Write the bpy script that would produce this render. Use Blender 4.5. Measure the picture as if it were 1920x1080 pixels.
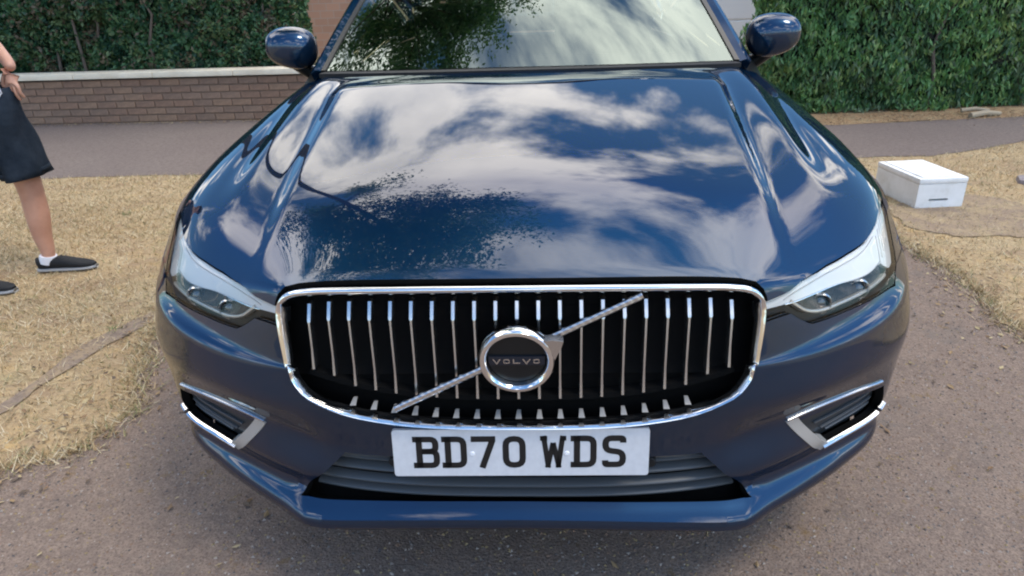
import bpy, bmesh, math, random
import numpy as np
from mathutils import Vector, Matrix
from mathutils.geometry import delaunay_2d_cdt
random.seed(7); rng = np.random.default_rng(7)
scene = bpy.context.scene
for o in list(bpy.data.objects): bpy.data.objects.remove(o)
C = scene.collection
PI = math.pi

# ------------------------------------------------------------------ look-up values for light and lacquer
SKY_STR=.15; SKY_TINT=(.86,1.25,1.5); CLOUD_SEED=8.3; CLOUD_SCALE=1.35; CLOUD_LO=.485; CLOUD_HI=.58; CB=(1.0,.95,.885); CLOUD_BRIGHT=3.8
SUN_STR=1.5; SUN_ANG=16.0; EXPO=.18
PAINT=(.0055,.031,.078); PAINT_ROUGH=.28; PAINT_METAL=.72; COAT_IOR=1.6; SCREEN_IOR=2.3
# ------------------------------------------------------------------ camera
cam = bpy.data.cameras.new('camera'); camo = bpy.data.objects.new('camera', cam); C.objects.link(camo)
yaw, pitch, roll = .0531, .4151, -.0321
f_ = Vector((-math.sin(yaw)*math.cos(pitch), math.cos(yaw)*math.cos(pitch), -math.sin(pitch)))
r_ = Vector((math.cos(yaw), math.sin(yaw), 0)); u_ = r_.cross(f_)
cr, sr = math.cos(roll), math.sin(roll)
r2 = r_*cr + u_*sr; u2 = u_*cr - r_*sr
camo.matrix_world = Matrix.Translation((.0555,-1.1413,1.3432)) @ Matrix((r2,u2,-f_)).transposed().to_4x4()
cam.sensor_width = 36; cam.lens = 24.26; cam.clip_start = .05; cam.clip_end = 3000
scene.camera = camo
scene.render.resolution_x, scene.render.resolution_y = 1024, 576

# ------------------------------------------------------------------ sky with broken cumulus, sun
SUN_EL, SUN_AZ = math.radians(64), math.radians(118)     # azimuth measured from +Y towards +X
world = bpy.data.worlds.new('World'); scene.world = world; world.use_nodes = True
nt = world.node_tree; nt.nodes.clear()
def nd(tree, typ, **kw):
    n = tree.nodes.new(typ)
    for k, v in kw.items():
        if k.startswith('i_'): n.inputs[k[2:].replace('_',' ')].default_value = v
        else: setattr(n, k, v)
    return n
def ramp(tree, stops, interp='LINEAR'):
    n = tree.nodes.new('ShaderNodeValToRGB'); cr = n.color_ramp; cr.interpolation = interp
    while len(cr.elements) < len(stops): cr.elements.new(.5)
    for e, (p, c) in zip(cr.elements, stops):
        e.position = p; e.color = (c[0],c[1],c[2],1) if hasattr(c,'__len__') else (c,c,c,1)
    return n
L = nt.links.new
sky = nd(nt,'ShaderNodeTexSky', sky_type='NISHITA', sun_disc=False, sun_elevation=SUN_EL, sun_rotation=SUN_AZ, air_density=1.0, dust_density=.6, ozone_density=2.0)
bg = nd(nt,'ShaderNodeBackground'); bg.inputs['Strength'].default_value = SKY_STR
out = nd(nt,'ShaderNodeOutputWorld')
tc = nd(nt,'ShaderNodeTexCoord'); sep = nd(nt,'ShaderNodeSeparateXYZ'); L(tc.outputs['Generated'], sep.inputs[0])
zz = nd(nt,'ShaderNodeMath', operation='MAXIMUM'); L(sep.outputs['Z'], zz.inputs[0]); zz.inputs[1].default_value = .0
za = nd(nt,'ShaderNodeMath', operation='ADD'); L(zz.outputs[0], za.inputs[0]); za.inputs[1].default_value = .16
dx = nd(nt,'ShaderNodeMath', operation='DIVIDE'); L(sep.outputs['X'], dx.inputs[0]); L(za.outputs[0], dx.inputs[1])
dy = nd(nt,'ShaderNodeMath', operation='DIVIDE'); L(sep.outputs['Y'], dy.inputs[0]); L(za.outputs[0], dy.inputs[1])
cmb = nd(nt,'ShaderNodeCombineXYZ'); L(dx.outputs[0], cmb.inputs[0]); L(dy.outputs[0], cmb.inputs[1]); cmb.inputs[2].default_value = CLOUD_SEED
n1 = nd(nt,'ShaderNodeTexNoise'); n1.inputs['Scale'].default_value = CLOUD_SCALE; n1.inputs['Detail'].default_value = 9; n1.inputs['Roughness'].default_value = .56; n1.inputs['Distortion'].default_value = .35
L(cmb.outputs[0], n1.inputs['Vector'])
cov = ramp(nt, [(CLOUD_LO,0),(CLOUD_HI,1)], 'EASE'); hi = nd(nt,'ShaderNodeMapRange', interpolation_type='SMOOTHSTEP'); L(zz.outputs[0], hi.inputs['Value']); hi.inputs['From Min'].default_value = .70; hi.inputs['From Max'].default_value = 1.0; hi.inputs['To Max'].default_value = -.025
cad = nd(nt,'ShaderNodeMath', operation='ADD'); L(n1.outputs['Fac'], cad.inputs[0]); L(hi.outputs[0], cad.inputs[1]); lo = nd(nt,'ShaderNodeMapRange', interpolation_type='SMOOTHSTEP'); L(zz.outputs[0], lo.inputs['Value']); lo.inputs['From Min'].default_value = .40; lo.inputs['From Max'].default_value = .60; lo.inputs['To Min'].default_value = -.05; lo.inputs['To Max'].default_value = .0
cae = nd(nt,'ShaderNodeMath', operation='ADD'); L(cad.outputs[0], cae.inputs[0]); L(lo.outputs[0], cae.inputs[1]); L(cae.outputs[0], cov.inputs[0])
n2 = nd(nt,'ShaderNodeTexNoise'); n2.inputs['Scale'].default_value = 2.6; n2.inputs['Detail'].default_value = 6
L(cmb.outputs[0], n2.inputs['Vector'])
cb = 1/SKY_STR
ccol = ramp(nt, [(.30,(CB[0]*.55,CB[1]*.57,CB[2]*.62)),(.62,CB)]); L(n2.outputs['Fac'], ccol.inputs[0])
mulc = nd(nt,'ShaderNodeVectorMath', operation='SCALE'); L(ccol.outputs[0], mulc.inputs[0]); mulc.inputs['Scale'].default_value = CLOUD_BRIGHT/SKY_STR
skb = nd(nt,'ShaderNodeVectorMath', operation='MULTIPLY'); L(sky.outputs[0], skb.inputs[0]); skb.inputs[1].default_value = SKY_TINT
mx = nd(nt,'ShaderNodeMix', data_type='RGBA'); L(cov.outputs[0], mx.inputs['Factor']); L(skb.outputs[0], mx.inputs['A']); L(mulc.outputs[0], mx.inputs['B'])
L(mx.outputs['Result'], bg.inputs['Color']); L(bg.outputs[0], out.inputs[0])
sd = bpy.data.lights.new('sun','SUN'); sd.energy = SUN_STR; sd.angle = math.radians(SUN_ANG); sd.color = (1.0,.89,.74)
so = bpy.data.objects.new('sun', sd); C.objects.link(so)
sdir = Vector((math.sin(SUN_AZ)*math.cos(SUN_EL), math.cos(SUN_AZ)*math.cos(SUN_EL), math.sin(SUN_EL)))
so.rotation_euler = sdir.to_track_quat('Z','Y').to_euler(); so.location = (6,-6,9)
scene.view_settings.view_transform = 'Standard'; scene.view_settings.look = 'None'
scene.view_settings.gamma = 1; scene.view_settings.exposure = EXPO; scene.view_settings.use_curve_mapping = False
scene.render.engine = 'CYCLES'
scene.cycles.max_bounces = 8; scene.cycles.glossy_bounces = 5; scene.cycles.transparent_max_bounces = 12
scene.cycles.sample_clamp_indirect = 6; scene.cycles.pixel_filter_type = 'BLACKMAN_HARRIS'; scene.cycles.filter_width = 2.1

# ------------------------------------------------------------------ helpers
def link(o, parent=None):
    C.objects.link(o)
    if parent is not None: o.parent = parent
    return o
def thing(name, label, cat, loc=(0,0,0), rz=0, group=None):
    o = bpy.data.objects.new(name, None); o.empty_display_size = .2; link(o)
    o.location = loc; o.rotation_euler = (0,0,rz); o['label'] = label; o['category'] = cat
    if group: o['group'] = group
    return o
def mesh_obj(name, verts, faces, mat, parent=None, smooth=True, angle=35):
    me = bpy.data.meshes.new(name); me.from_pydata([tuple(v) for v in verts], [], [tuple(f) for f in faces]); me.update()
    if mat is not None: me.materials.append(mat)
    if smooth:
        me.polygons.foreach_set('use_smooth', [True]*len(me.polygons)); me.set_sharp_from_angle(angle=math.radians(angle))
    return link(bpy.data.objects.new(name, me), parent)
def bm_obj(name, bm, mat, parent=None, smooth=True, angle=35, bevel=0):
    if bevel: bmesh.ops.bevel(bm, geom=[e for e in bm.edges if e.is_manifold and e.calc_face_angle(0) > .5], offset=bevel, segments=2, profile=.6, affect='EDGES')
    bmesh.ops.recalc_face_normals(bm, faces=bm.faces)
    me = bpy.data.meshes.new(name); bm.to_mesh(me); bm.free()
    if mat is not None: me.materials.append(mat)
    if smooth:
        me.polygons.foreach_set('use_smooth', [True]*len(me.polygons)); me.set_sharp_from_angle(angle=math.radians(angle))
    return link(bpy.data.objects.new(name, me), parent)
def structure(o, label=None):
    o['kind'] = 'structure'
    if label: o['label'] = label
    return o
def add_box(bm, c, s, rot=None):
    r = bmesh.ops.create_cube(bm, size=1, matrix=Matrix.Translation(c) @ (rot.to_4x4() if rot else Matrix.Identity(4)) @ Matrix.Diagonal((*s,1)))
    return r['verts']
def sweep(path, prof, closed=False, up=None, scales=None):
    """verts, faces of a profile (list of (b,n)) carried along path with given normals `up`"""
    P = np.array(path, float); n = len(P); U = np.array(up, float) if up is not None else np.tile([0,0,1.],(n,1))
    if closed: T = np.roll(P,-1,0)-np.roll(P,1,0)
    else: T = np.gradient(P,axis=0)
    T /= np.linalg.norm(T,axis=1,keepdims=True)+1e-12
    B = np.cross(U,T); B /= np.linalg.norm(B,axis=1,keepdims=True)+1e-12
    N = np.cross(T,B); pr = np.array(prof,float); m = len(pr); V = []; F = []
    for i in range(n):
        s = scales[i] if scales is not None else (1,1)
        for b,h in pr: V.append(P[i]+B[i]*b*s[0]+N[i]*h*s[1])
    for i in range(n if closed else n-1):
        j = (i+1)%n
        for k in range(m): F.append((i*m+k,i*m+(k+1)%m,j*m+(k+1)%m,j*m+k))
    if not closed: F.append(tuple(range(m))[::-1]); F.append(tuple((n-1)*m+k for k in range(m)))
    return V,F
def tube(path, r, seg=10):
    rr = r if hasattr(r,'__len__') else [r]*len(path)
    prof = [(math.cos(2*PI*k/seg), math.sin(2*PI*k/seg)) for k in range(seg)]
    d = Vector(path[-1])-Vector(path[0]); up = (0,0,1) if abs(d.normalized().z) < .8 else (0,1,0)
    return sweep(path, prof, up=[up]*len(path), scales=[(a,a) for a in rr])
def merge(parts):
    V=[];F=[]
    for v,f in parts:
        o=len(V); V+=list(v); F+=[tuple(i+o for i in q) for q in f]
    return V,F
def lathe(prof, axis='y', seg=48, c=(0,0,0)):
    V=[];F=[];m=len(prof)
    for i in range(seg):
        a=2*PI*i/seg
        for r,h in prof:
            p=(r*math.cos(a),h,r*math.sin(a)) if axis=='y' else ((h,r*math.cos(a),r*math.sin(a)) if axis=='x' else (r*math.cos(a),r*math.sin(a),h))
            V.append((c[0]+p[0],c[1]+p[1],c[2]+p[2]))
    for i in range(seg):
        j=(i+1)%seg
        for k in range(m-1): F.append((i*m+k,i*m+k+1,j*m+k+1,j*m+k))
    return V,F

# ------------------------------------------------------------------ materials
def mat(name, base=(.5,.5,.5), rough=.5, metal=0, coat=0, coat_rough=.03, ior=1.5, spec=.5, noise=None, bump=None, emit=None, alpha=None):
    m = bpy.data.materials.new(name); m.use_nodes = True; t = m.node_tree; b = t.nodes['Principled BSDF']
    b.inputs['Base Color'].default_value = (*base,1); b.inputs['Roughness'].default_value = rough; b.inputs['Metallic'].default_value = metal
    b.inputs['Coat Weight'].default_value = coat; b.inputs['Coat Roughness'].default_value = coat_rough; b.inputs['IOR'].default_value = ior
    b.inputs['Specular IOR Level'].default_value = spec
    if noise or bump:
        tcn = nd(t,'ShaderNodeTexCoord')
    if noise:        # (scale, [(pos,colour)...], detail, stretch)
        sc, stops, det, st = (list(noise)+[(1,1,1)])[:4]
        mp = nd(t,'ShaderNodeMapping'); t.links.new(tcn.outputs['Object'], mp.inputs[0]); mp.inputs['Scale'].default_value = st
        nn = nd(t,'ShaderNodeTexNoise'); nn.inputs['Scale'].default_value = sc; nn.inputs['Detail'].default_value = det; nn.inputs['Roughness'].default_value = .65
        t.links.new(mp.outputs[0], nn.inputs['Vector']); r = ramp(t, stops); t.links.new(nn.outputs['Fac'], r.inputs[0]); t.links.new(r.outputs[0], b.inputs['Base Color'])
    if bump:         # (scale, strength, distance)
        nb = nd(t,'ShaderNodeTexNoise'); nb.inputs['Scale'].default_value = bump[0]; nb.inputs['Detail'].default_value = 5
        t.links.new(tcn.outputs['Object'], nb.inputs['Vector']); bp = nd(t,'ShaderNodeBump'); bp.inputs['Strength'].default_value = bump[1]; bp.inputs['Distance'].default_value = bump[2]
        t.links.new(nb.outputs['Fac'], bp.inputs['Height']); t.links.new(bp.outputs[0], b.inputs['Normal'])
    return m
M = {}
M['paint'] = mat('metallic_blue_paint', PAINT, PAINT_ROUGH, PAINT_METAL, 1.0, .015); M['paint'].node_tree.nodes['Principled BSDF'].inputs['Coat IOR'].default_value = COAT_IOR
M['paint'].node_tree.nodes['Principled BSDF'].inputs['Specular Tint'].default_value = (.02,.05,.09,1); M['paint'].node_tree.nodes['Principled BSDF'].inputs['Specular IOR Level'].default_value = .0
M['chrome'] = mat('chrome', (.82,.82,.82), .09, 1)
M['satin'] = mat('satin_chrome', (.62,.62,.62), .24, 1)
M['black'] = mat('gloss_black_plastic', (.008,.009,.010), .28, spec=.4)
M['matt'] = mat('matt_black_plastic', (.012,.012,.013), .62, bump=(300,.2,.001), spec=.3)
M['void'] = mat('dark_cavity', (.004,.004,.004), .9, spec=.1)
M['rubber'] = mat('tyre_rubber', (.02,.02,.02), .8, bump=(120,.3,.002))
M['drl'] = mat('pale_lamp_guide', (.74,.745,.72), .25, coat=1, coat_rough=.05)
M['ball'] = mat('projector_glass', (.02,.03,.04), .04, coat=1, ior=1.7)
M['slat'] = mat('grained_slat_plastic', (.022,.026,.030), .34)
M['silverdark'] = mat('rib_plastic', (.075,.082,.090), .38)
M['silver'] = mat('silver_paint', (.52,.50,.47), .42, .5)
M['lampgrey'] = mat('lamp_inner_bezel', (.03,.027,.024), .25, noise=(30,[(.35,(.014,.013,.012)),(.65,(.07,.062,.052))],4))
M['lampstrip'] = mat('lamp_silver_trim', (.62,.58,.52), .28, .6)
M['plate'] = mat('plate_white', (.60,.60,.63), .45, noise=(60,[(.35,(.60,.60,.62)),(.65,(.65,.65,.67))],2))
M['ink'] = mat('plate_ink', (.006,.006,.007), .4)
def glass(name, tint, ior, rough=0.0, gt=(1,1,1)):
    m = bpy.data.materials.new(name); m.use_nodes = True; t = m.node_tree; t.nodes.clear()
    o = nd(t,'ShaderNodeOutputMaterial'); mixs = nd(t,'ShaderNodeMixShader'); fr = nd(t,'ShaderNodeFresnel'); fr.inputs[0].default_value = ior
    tr = nd(t,'ShaderNodeBsdfTransparent'); tr.inputs[0].default_value = (*tint,1); gl = nd(t,'ShaderNodeBsdfGlossy'); gl.inputs[0].default_value = (*gt,1); gl.inputs['Roughness'].default_value = rough
    t.links.new(fr.outputs[0], mixs.inputs[0]); t.links.new(tr.outputs[0], mixs.inputs[1]); t.links.new(gl.outputs[0], mixs.inputs[2]); t.links.new(mixs.outputs[0], o.inputs[0])
    return m
M['screen'] = glass('tinted_windscreen_glass', (.34,.44,.42), SCREEN_IOR, .0, (.86,1.0,.95))
M['lens'] = glass('clear_lamp_cover', (.98,.98,.98), 1.22, .0)
M['sideglass'] = glass('dark_side_glass', (.10,.12,.12), 1.6)

# ---- master body skin: rows run from under the lip, up the nose and back over the bonnet ----
# every row: eight stations (X, y, z) from the centre line to the wheel arch / shoulder
ROWS = {
'A': [(0,.075,.22),(.20,.075,.22),(.40,.08,.215),(.474,.09,.215),(.60,.165,.222),(.74,.26,.235),(.85,.35,.25),(.90,.46,.26)],
'B': [(0,.012,.263),(.20,.012,.261),(.42,.016,.256),(.474,.024,.256),(.56,.078,.262),(.74,.198,.278),(.858,.305,.292),(.915,.45,.295)],
'C': [(0,.010,.290),(.20,.010,.288),(.42,.014,.283),(.474,.022,.283),(.56,.076,.288),(.74,.196,.303),(.862,.303,.314),(.920,.45,.312)],
'D': [(0,.055,.324),(.20,.056,.324),(.42,.062,.325),(.474,.072,.327),(.56,.118,.331),(.74,.225,.342),(.862,.320,.344),(.922,.45,.335)],
'E': [(0,.050,.38),(.20,.050,.38),(.37,.048,.385),(.46,.056,.39),(.575,.100,.395),(.742,.200,.405),(.870,.308,.410),(.940,.45,.40)],
'F': [(0,.030,.445),(.20,.032,.446),(.372,.046,.450),(.45,.068,.462),(.557,.105,.480),(.725,.187,.488),(.865,.292,.490),(.950,.45,.485)],
'G': [(0,.004,.58),(.20,.006,.58),(.38,.016,.58),(.475,.032,.58),(.60,.078,.58),(.752,.170,.58),(.876,.290,.585),(.952,.45,.59)],
'H': [(0,.006,.655),(.20,.008,.655),(.38,.018,.655),(.475,.036,.655),(.60,.086,.657),(.75,.178,.668),(.862,.300,.682),(.932,.45,.695)],
'I': [(0,.010,.662),(.20,.012,.662),(.38,.022,.661),(.475,.041,.661),(.60,.100,.672),(.74,.198,.690),(.850,.315,.706),(.922,.45,.715)],
'J': [(0,.020,.745),(.20,.022,.744),(.38,.030,.742),(.475,.055,.740),(.60,.120,.726),(.735,.215,.730),(.838,.335,.740),(.910,.47,.750)],
'K': [(0,.050,.828),(.20,.052,.828),(.38,.058,.825),(.475,.075,.813),(.60,.155,.796),(.728,.265,.800),(.832,.400,.812),(.905,.54,.815)],
'L': [(0,.150,.872),(.20,.152,.871),(.38,.162,.866),(.50,.185,.855),(.62,.250,.845),(.74,.350,.848),(.845,.480,.850),(.925,.62,.833)],
'M': [(0,.360,.929),(.20,.361,.927),(.38,.370,.920),(.52,.385,.910),(.66,.430,.902),(.77,.510,.897),(.868,.610,.881),(.940,.74,.845)],
'N': [(0,.650,.984),(.20,.652,.982),(.38,.660,.975),(.54,.670,.965),(.68,.700,.956),(.79,.760,.944),(.878,.830,.920),(.945,.93,.868)],
'O': [(0,.920,1.032),(.20,.922,1.030),(.38,.930,1.024),(.56,.940,1.014),(.70,.965,1.002),(.80,1.010,.982),(.870,1.07,.955),(.935,1.15,.89)],
'P': [(0,1.070,1.058),(.20,1.072,1.056),(.38,1.085,1.052),(.57,1.11,1.044),(.70,1.14,1.033),(.79,1.190,1.012),(.860,1.25,.982),(.930,1.33,.91)],
'Q': [(0,1.200,1.080),(.20,1.205,1.079),(.38,1.220,1.076),(.57,1.26,1.070),(.70,1.32,1.060),(.775,1.370,1.043),(.840,1.42,1.01),(.925,1.48,.93)],
}
ROWK = list(ROWS); RI = {k:i for i,k in enumerate(ROWK)}
CREASE = 'BCDFHIK'
def pchip(x, Y, xi):
    h=np.diff(x)[:,None]; d=np.diff(Y,axis=0)/h
    m=np.zeros_like(Y)
    w1=2*h[1:]+h[:-1]; w2=h[1:]+2*h[:-1]
    ok=d[:-1]*d[1:]>0
    with np.errstate(all='ignore'): mm=(w1+w2)/(w1/d[:-1]+w2/d[1:])
    m[1:-1]=np.where(ok,mm,0); m[0]=d[0]; m[-1]=d[-1]
    k=np.clip(np.searchsorted(x,xi,side='right')-1,0,len(x)-2); hh=h[k]; t=((xi-x[k])[:,None])/hh
    return (2*t**3-3*t**2+1)*Y[k]+(t**3-2*t**2+t)*hh*m[k]+(-2*t**3+3*t**2)*Y[k+1]+(t**3-t**2)*hh*m[k+1]
def cub(x, Y, xi):                                  # C2 spline, mirrored about the first station
    xs=np.concatenate([-x[:0:-1],x]); Ys=np.concatenate([Y[:0:-1]*[-1,1,1],Y]); n=len(xs)
    A=np.zeros((n,n)); B=np.zeros_like(Ys); h=np.diff(xs)
    A[0,0]=A[-1,-1]=1
    for i in range(1,n-1):
        A[i,i-1]=h[i-1];A[i,i]=2*(h[i-1]+h[i]);A[i,i+1]=h[i]
        B[i]=6*((Ys[i+1]-Ys[i])/h[i]-(Ys[i]-Ys[i-1])/h[i-1])
    M=np.linalg.solve(A,B); k=np.clip(np.searchsorted(xs,xi,side='right')-1,0,n-2); H=h[k][:,None]
    a=((xs[k+1]-xi)[:,None])/H; b=((xi-xs[k])[:,None])/H
    return a*Ys[k]+b*Ys[k+1]+((a**3-a)*M[k]+(b**3-b)*M[k+1])*H*H/6
def smooth01(t): t=np.clip(t,0,1); return t*t*(3-2*t)
NU=211; 
def build_skin():
    us=np.linspace(0,7,NU)
    lat=[]
    for k in ROWK:
        P=np.array(ROWS[k],float)
        lat.append(pchip(np.arange(8.),P,us) if k in 'ABCD' else cub(np.arange(8.),P,us))
    rows=[];vs=[]
    for i,k in enumerate(ROWK):
        def sup(j,dst):
            d=lat[j]-lat[i]; L=np.linalg.norm(d,axis=1,keepdims=True)
            f=np.minimum(dst/np.maximum(L,1e-6),.33); return lat[i]+d*f
        if k in CREASE:
            rows.append(sup(i-1,.012));vs.append(i-.12)
            rows.append(lat[i]*.7+.3*.5*(sup(i-1,.012)+sup(i+1,.012)));vs.append(i)
            rows.append(sup(i+1,.012));vs.append(i+.12)
        else: rows.append(lat[i]);vs.append(float(i))
    rows=np.array(rows);vs=np.array(vs)
    # dense v values, about 8 mm apart on the nose
    vd=[]
    for i in range(len(ROWK)-1):
        L=np.linalg.norm(lat[i+1]-lat[i],axis=1).max(); n=max(8,int(L/.007)); n=min(n,40)
        vd+=list(np.linspace(i,i+1,n,endpoint=False))
    vd.append(len(ROWK)-1.); vd=np.array(vd)
    G=np.stack([pchip(vs,rows[:,j],vd) for j in range(NU)],1)
    # soften the bonnet along v
    k0=np.searchsorted(vd,RI['K']+.25)
    for it in range(260):
        Gn=G.copy(); w=smooth01((vd[1:-1]-RI['K']-.2)/.5)[:,None,None]*.5
        Gn[1:-1]=G[1:-1]+w*(.5*(G[2:]+G[:-2])-G[1:-1]); G=Gn
    # ease the ledge above the lip
    wu=smooth01((us-3.35)/.5)[None,:,None]; wv=(smooth01((vd-2.6)/.3)*smooth01((5.6-vd)/.5))[:,None,None]
    for it in range(10):
        A=G.copy(); A[:,1:-1]=.5*(G[:,2:]+G[:,:-2])*.6+G[:,1:-1]*.4; B=A.copy(); B[1:-1]=.25*(A[2:]+A[:-2])+.5*A[1:-1]; G=G+(B-G)*wu*wv*.6
    # bonnet relief: raised centre panel, outer shoulder dropping to the wing
    X,y=G[...,0].copy(),G[...,1].copy(); on=(vd[:,None]>RI['K'])
    yy=np.clip((y-.22)/.85,0,1)
    c1=.535+.070*yy
    f=smooth01((y-.10)/.28)*smooth01((1.22-y)/.14)*on
    G[...,2]+=.013*f*smooth01((c1+.022-X)/.044)
    c2=.700+.030*smooth01((y-.4)/.8)
    f2=smooth01((y-.35)/.45)*smooth01((1.42-y)/.2)*on
    G[...,2]+=f2*(.010*smooth01((X-c1-.02)/.10)*smooth01((c2+.02-X)/.045))-f2*.006*np.exp(-((X-c2-.035)/.030)**2)
    return G,vd,us
G,VD,US=build_skin()
def _look(A,u,v):
    u=np.asarray(u,float);v=np.asarray(v,float);s=np.where(u<0,-1.,1.);a=np.abs(u)
    fu=np.clip(a/7*(NU-1),0,NU-1.0001);iu=fu.astype(int);tu=(fu-iu)[...,None]
    iv=np.clip(np.searchsorted(VD,v,side='right')-1,0,len(VD)-2);tv=((v-VD[iv])/(VD[iv+1]-VD[iv]))[...,None]; tv=np.clip(tv,0,1)
    P=A[iv,iu]*(1-tu)*(1-tv)+A[iv,iu+1]*tu*(1-tv)+A[iv+1,iu]*(1-tu)*tv+A[iv+1,iu+1]*tu*tv
    P=P.copy();P[...,0]*=s;return P
def _nrm():
    # mirror for derivative at centre
    Gu=np.gradient(G,axis=1); Gm=G[:,1:2]*[-1,1,1]; Gu[:,0]=(G[:,1]-Gm[:,0])/2
    Gv=np.gradient(G,axis=0); N=np.cross(Gu,Gv); N/=np.linalg.norm(N,axis=2,keepdims=True)+1e-12
    return N
NN=_nrm()
def S(u,v): return _look(G,u,v)
def SN(u,v):
    n=_look(NN,u,v);return n/np.linalg.norm(n,axis=-1,keepdims=True)

# outlines on the body skin as (station, row)
TRACE = {
 'LAMP_TOP': [(2.954, 9.477), (3.459, 9.706), (3.687, 9.893), (4.184, 10.096), (4.669, 10.133), (5.222, 10.102), (5.632, 10.242), (6.605, 10.676)],
 'LAMP_OUT': [(6.783, 9.82), (6.814, 9.093), (6.437, 8.186)],
 'LAMP_BOT': [(5.788, 8.084), (5.121, 8.325), (4.489, 8.612), (3.877, 8.687), (3.656, 8.972), (3.491, 9.179), (2.991, 9.022)],
 'WHITE_LOW': [(2.99, 9.291), (3.411, 9.398), (3.62, 9.439), (3.921, 9.545), (4.363, 9.603), (4.742, 9.495), (5.166, 9.386), (5.591, 9.408), (5.948, 8.943)],
 'STRIP': [(3.527, 9.481), (3.905, 9.002), (4.508, 9.061), (5.131, 8.994), (5.658, 8.954)],
 'GRILLE': [(0.472, 5.654), (0.994, 5.681), (1.339, 5.733), (1.715, 5.834), (2.051, 6.008), (2.405, 6.267), (2.608, 6.648), (2.7, 6.914), (2.824, 8.335), (2.874, 9.082), (2.87, 9.528), (2.78, 9.703), (2.617, 9.831), (2.34, 9.873), (1.442, 9.861), (0.656, 9.876)],
 'FOG_TOP': [(5.744, 4.707), (5.29, 4.868), (4.814, 4.898), (4.448, 4.873), (4.061, 4.828)],
}
# ------------------------------------------------------------------ the car
car = thing('parked_car', 'dark metallic blue SUV parked nose-on, chrome grille, plate BD70 WDS', 'car')
def inpoly(P, poly):
    x,y=P[:,0],P[:,1]; ins=np.zeros(len(P),bool); n=len(poly); j=n-1
    for i in range(n):
        xi,yi=poly[i];xj,yj=poly[j]
        c=((yi>y)!=(yj>y))&(x<(xj-xi)*(y-yi)/(yj-yi+1e-15)+xi); ins^=c; j=i
    return ins
def dist_poly(P, poly):
    d=np.full(len(P),1e9); n=len(poly); A=np.array(poly)
    for i in range(n):
        a=A[i];b=A[(i+1)%n];ab=b-a;t=np.clip(((P-a)@ab)/(ab@ab+1e-15),0,1); d=np.minimum(d,np.linalg.norm(P-a-t[:,None]*ab,axis=1))
    return d
def chaikin(poly, k=2, closed=True):
    P=np.array(poly,float)
    for _ in range(k):
        Qn=[]
        n=len(P)
        if not closed: Qn.append(P[0])
        for i in range(n if closed else n-1):
            a,b=P[i],P[(i+1)%n]; Qn+= [a*.75+b*.25,a*.25+b*.75]
        if not closed: Qn.append(P[-1])
        P=np.array(Qn)
    return P
def dense(poly, step, closed=True):
    P=np.array(poly,float);o=[];n=len(P)
    for i in range(n if closed else n-1):
        a,b=P[i],P[(i+1)%n];k=max(1,int(math.ceil(np.linalg.norm((b-a))/step)))
        for t in range(k): o.append(a+(b-a)*t/k)
    if not closed:o.append(P[-1])
    return np.array(o)
def panel_mesh(polys, holes, gridpts, fmap, nmap, step, off=0., flange=.012, roundr=.0018, flip=False, thick=None):
    """one sheet cut exactly to the outlines, edges turned in by `flange`"""
    polys=[dense(p,step) for p in polys]; holes=[dense(h,step) for h in holes]
    g=np.array(gridpts)
    ins=np.zeros(len(g),bool)
    for p in polys: ins|=inpoly(g,p)
    dm=np.full(len(g),1e9)
    for p in polys+holes: dm=np.minimum(dm,dist_poly(g,p))
    for h in holes: ins&=~inpoly(g,h)
    g=g[ins&(dm>step*.45)]
    pts=[];edges=[]
    for p in polys+holes:
        o=len(pts);n=len(p);pts+=list(p);edges+=[(o+i,o+(i+1)%n) for i in range(n)]
    allp=[Vector(p) for p in pts]+[Vector(p) for p in g]
    r=delaunay_2d_cdt(allp,edges,[],0,1e-7)
    V2=np.array([tuple(v) for v in r[0]]);F=np.array([tuple(f) for f in r[2] if len(f)==3])
    c=V2[F].mean(1); ok=np.zeros(len(F),bool)
    for p in polys: ok|=inpoly(c,p)
    for h in holes: ok&=~inpoly(c,h)
    F=F[ok]
    a,b,d=V2[F[:,0]],V2[F[:,1]],V2[F[:,2]]
    ar=(b[:,0]-a[:,0])*(d[:,1]-a[:,1])-(b[:,1]-a[:,1])*(d[:,0]-a[:,0])
    F=F[abs(ar)>1e-9]; ar=ar[abs(ar)>1e-9]; F[ar<0]=F[ar<0][:,::-1]
    P=fmap(V2);N=nmap(V2)
    cnt={}
    for f in F:
        for i in range(3):
            e=(f[i],f[(i+1)%3]);cnt[e]=cnt.get(e,0)+1
    bd=[e for e in cnt if (e[1],e[0]) not in cnt]
    V=list(P+N*off); Fo=[tuple(f) for f in F]; global NFACE; NFACE=len(Fo)
    if flange:
        bv={}
        def low(i,k,dd):
            if (i,k) not in bv: bv[(i,k)]=len(V);V.append(P[i]+N[i]*(off-dd))
            return bv[(i,k)]
        for a_,b_ in bd:
            i1,j1=low(a_,1,flange),low(b_,1,flange); Fo.append((b_,a_,i1,j1))
    used=sorted({i for f in Fo for i in f}); mp={o:i for i,o in enumerate(used)}
    V=[V[i] for i in used]; Fo=[tuple(mp[i] for i in f) for f in Fo]
    if flip: Fo=[f[::-1] for f in Fo]
    return V,Fo
def skin_f(W): return S(W[:,0]/US_,W[:,1]/VS_)
def skin_n(W): return SN(W[:,0]/US_,W[:,1]/VS_)
US_,VS_=.13,.075
vg=[]
for k in np.arange(0,16,1/8.): vg.append(k)
GRID=np.array([(u*US_,v*VS_) for v in vg for u in np.arange(-7+.0354*(int(v*8)%2),7,.0708)])
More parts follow.
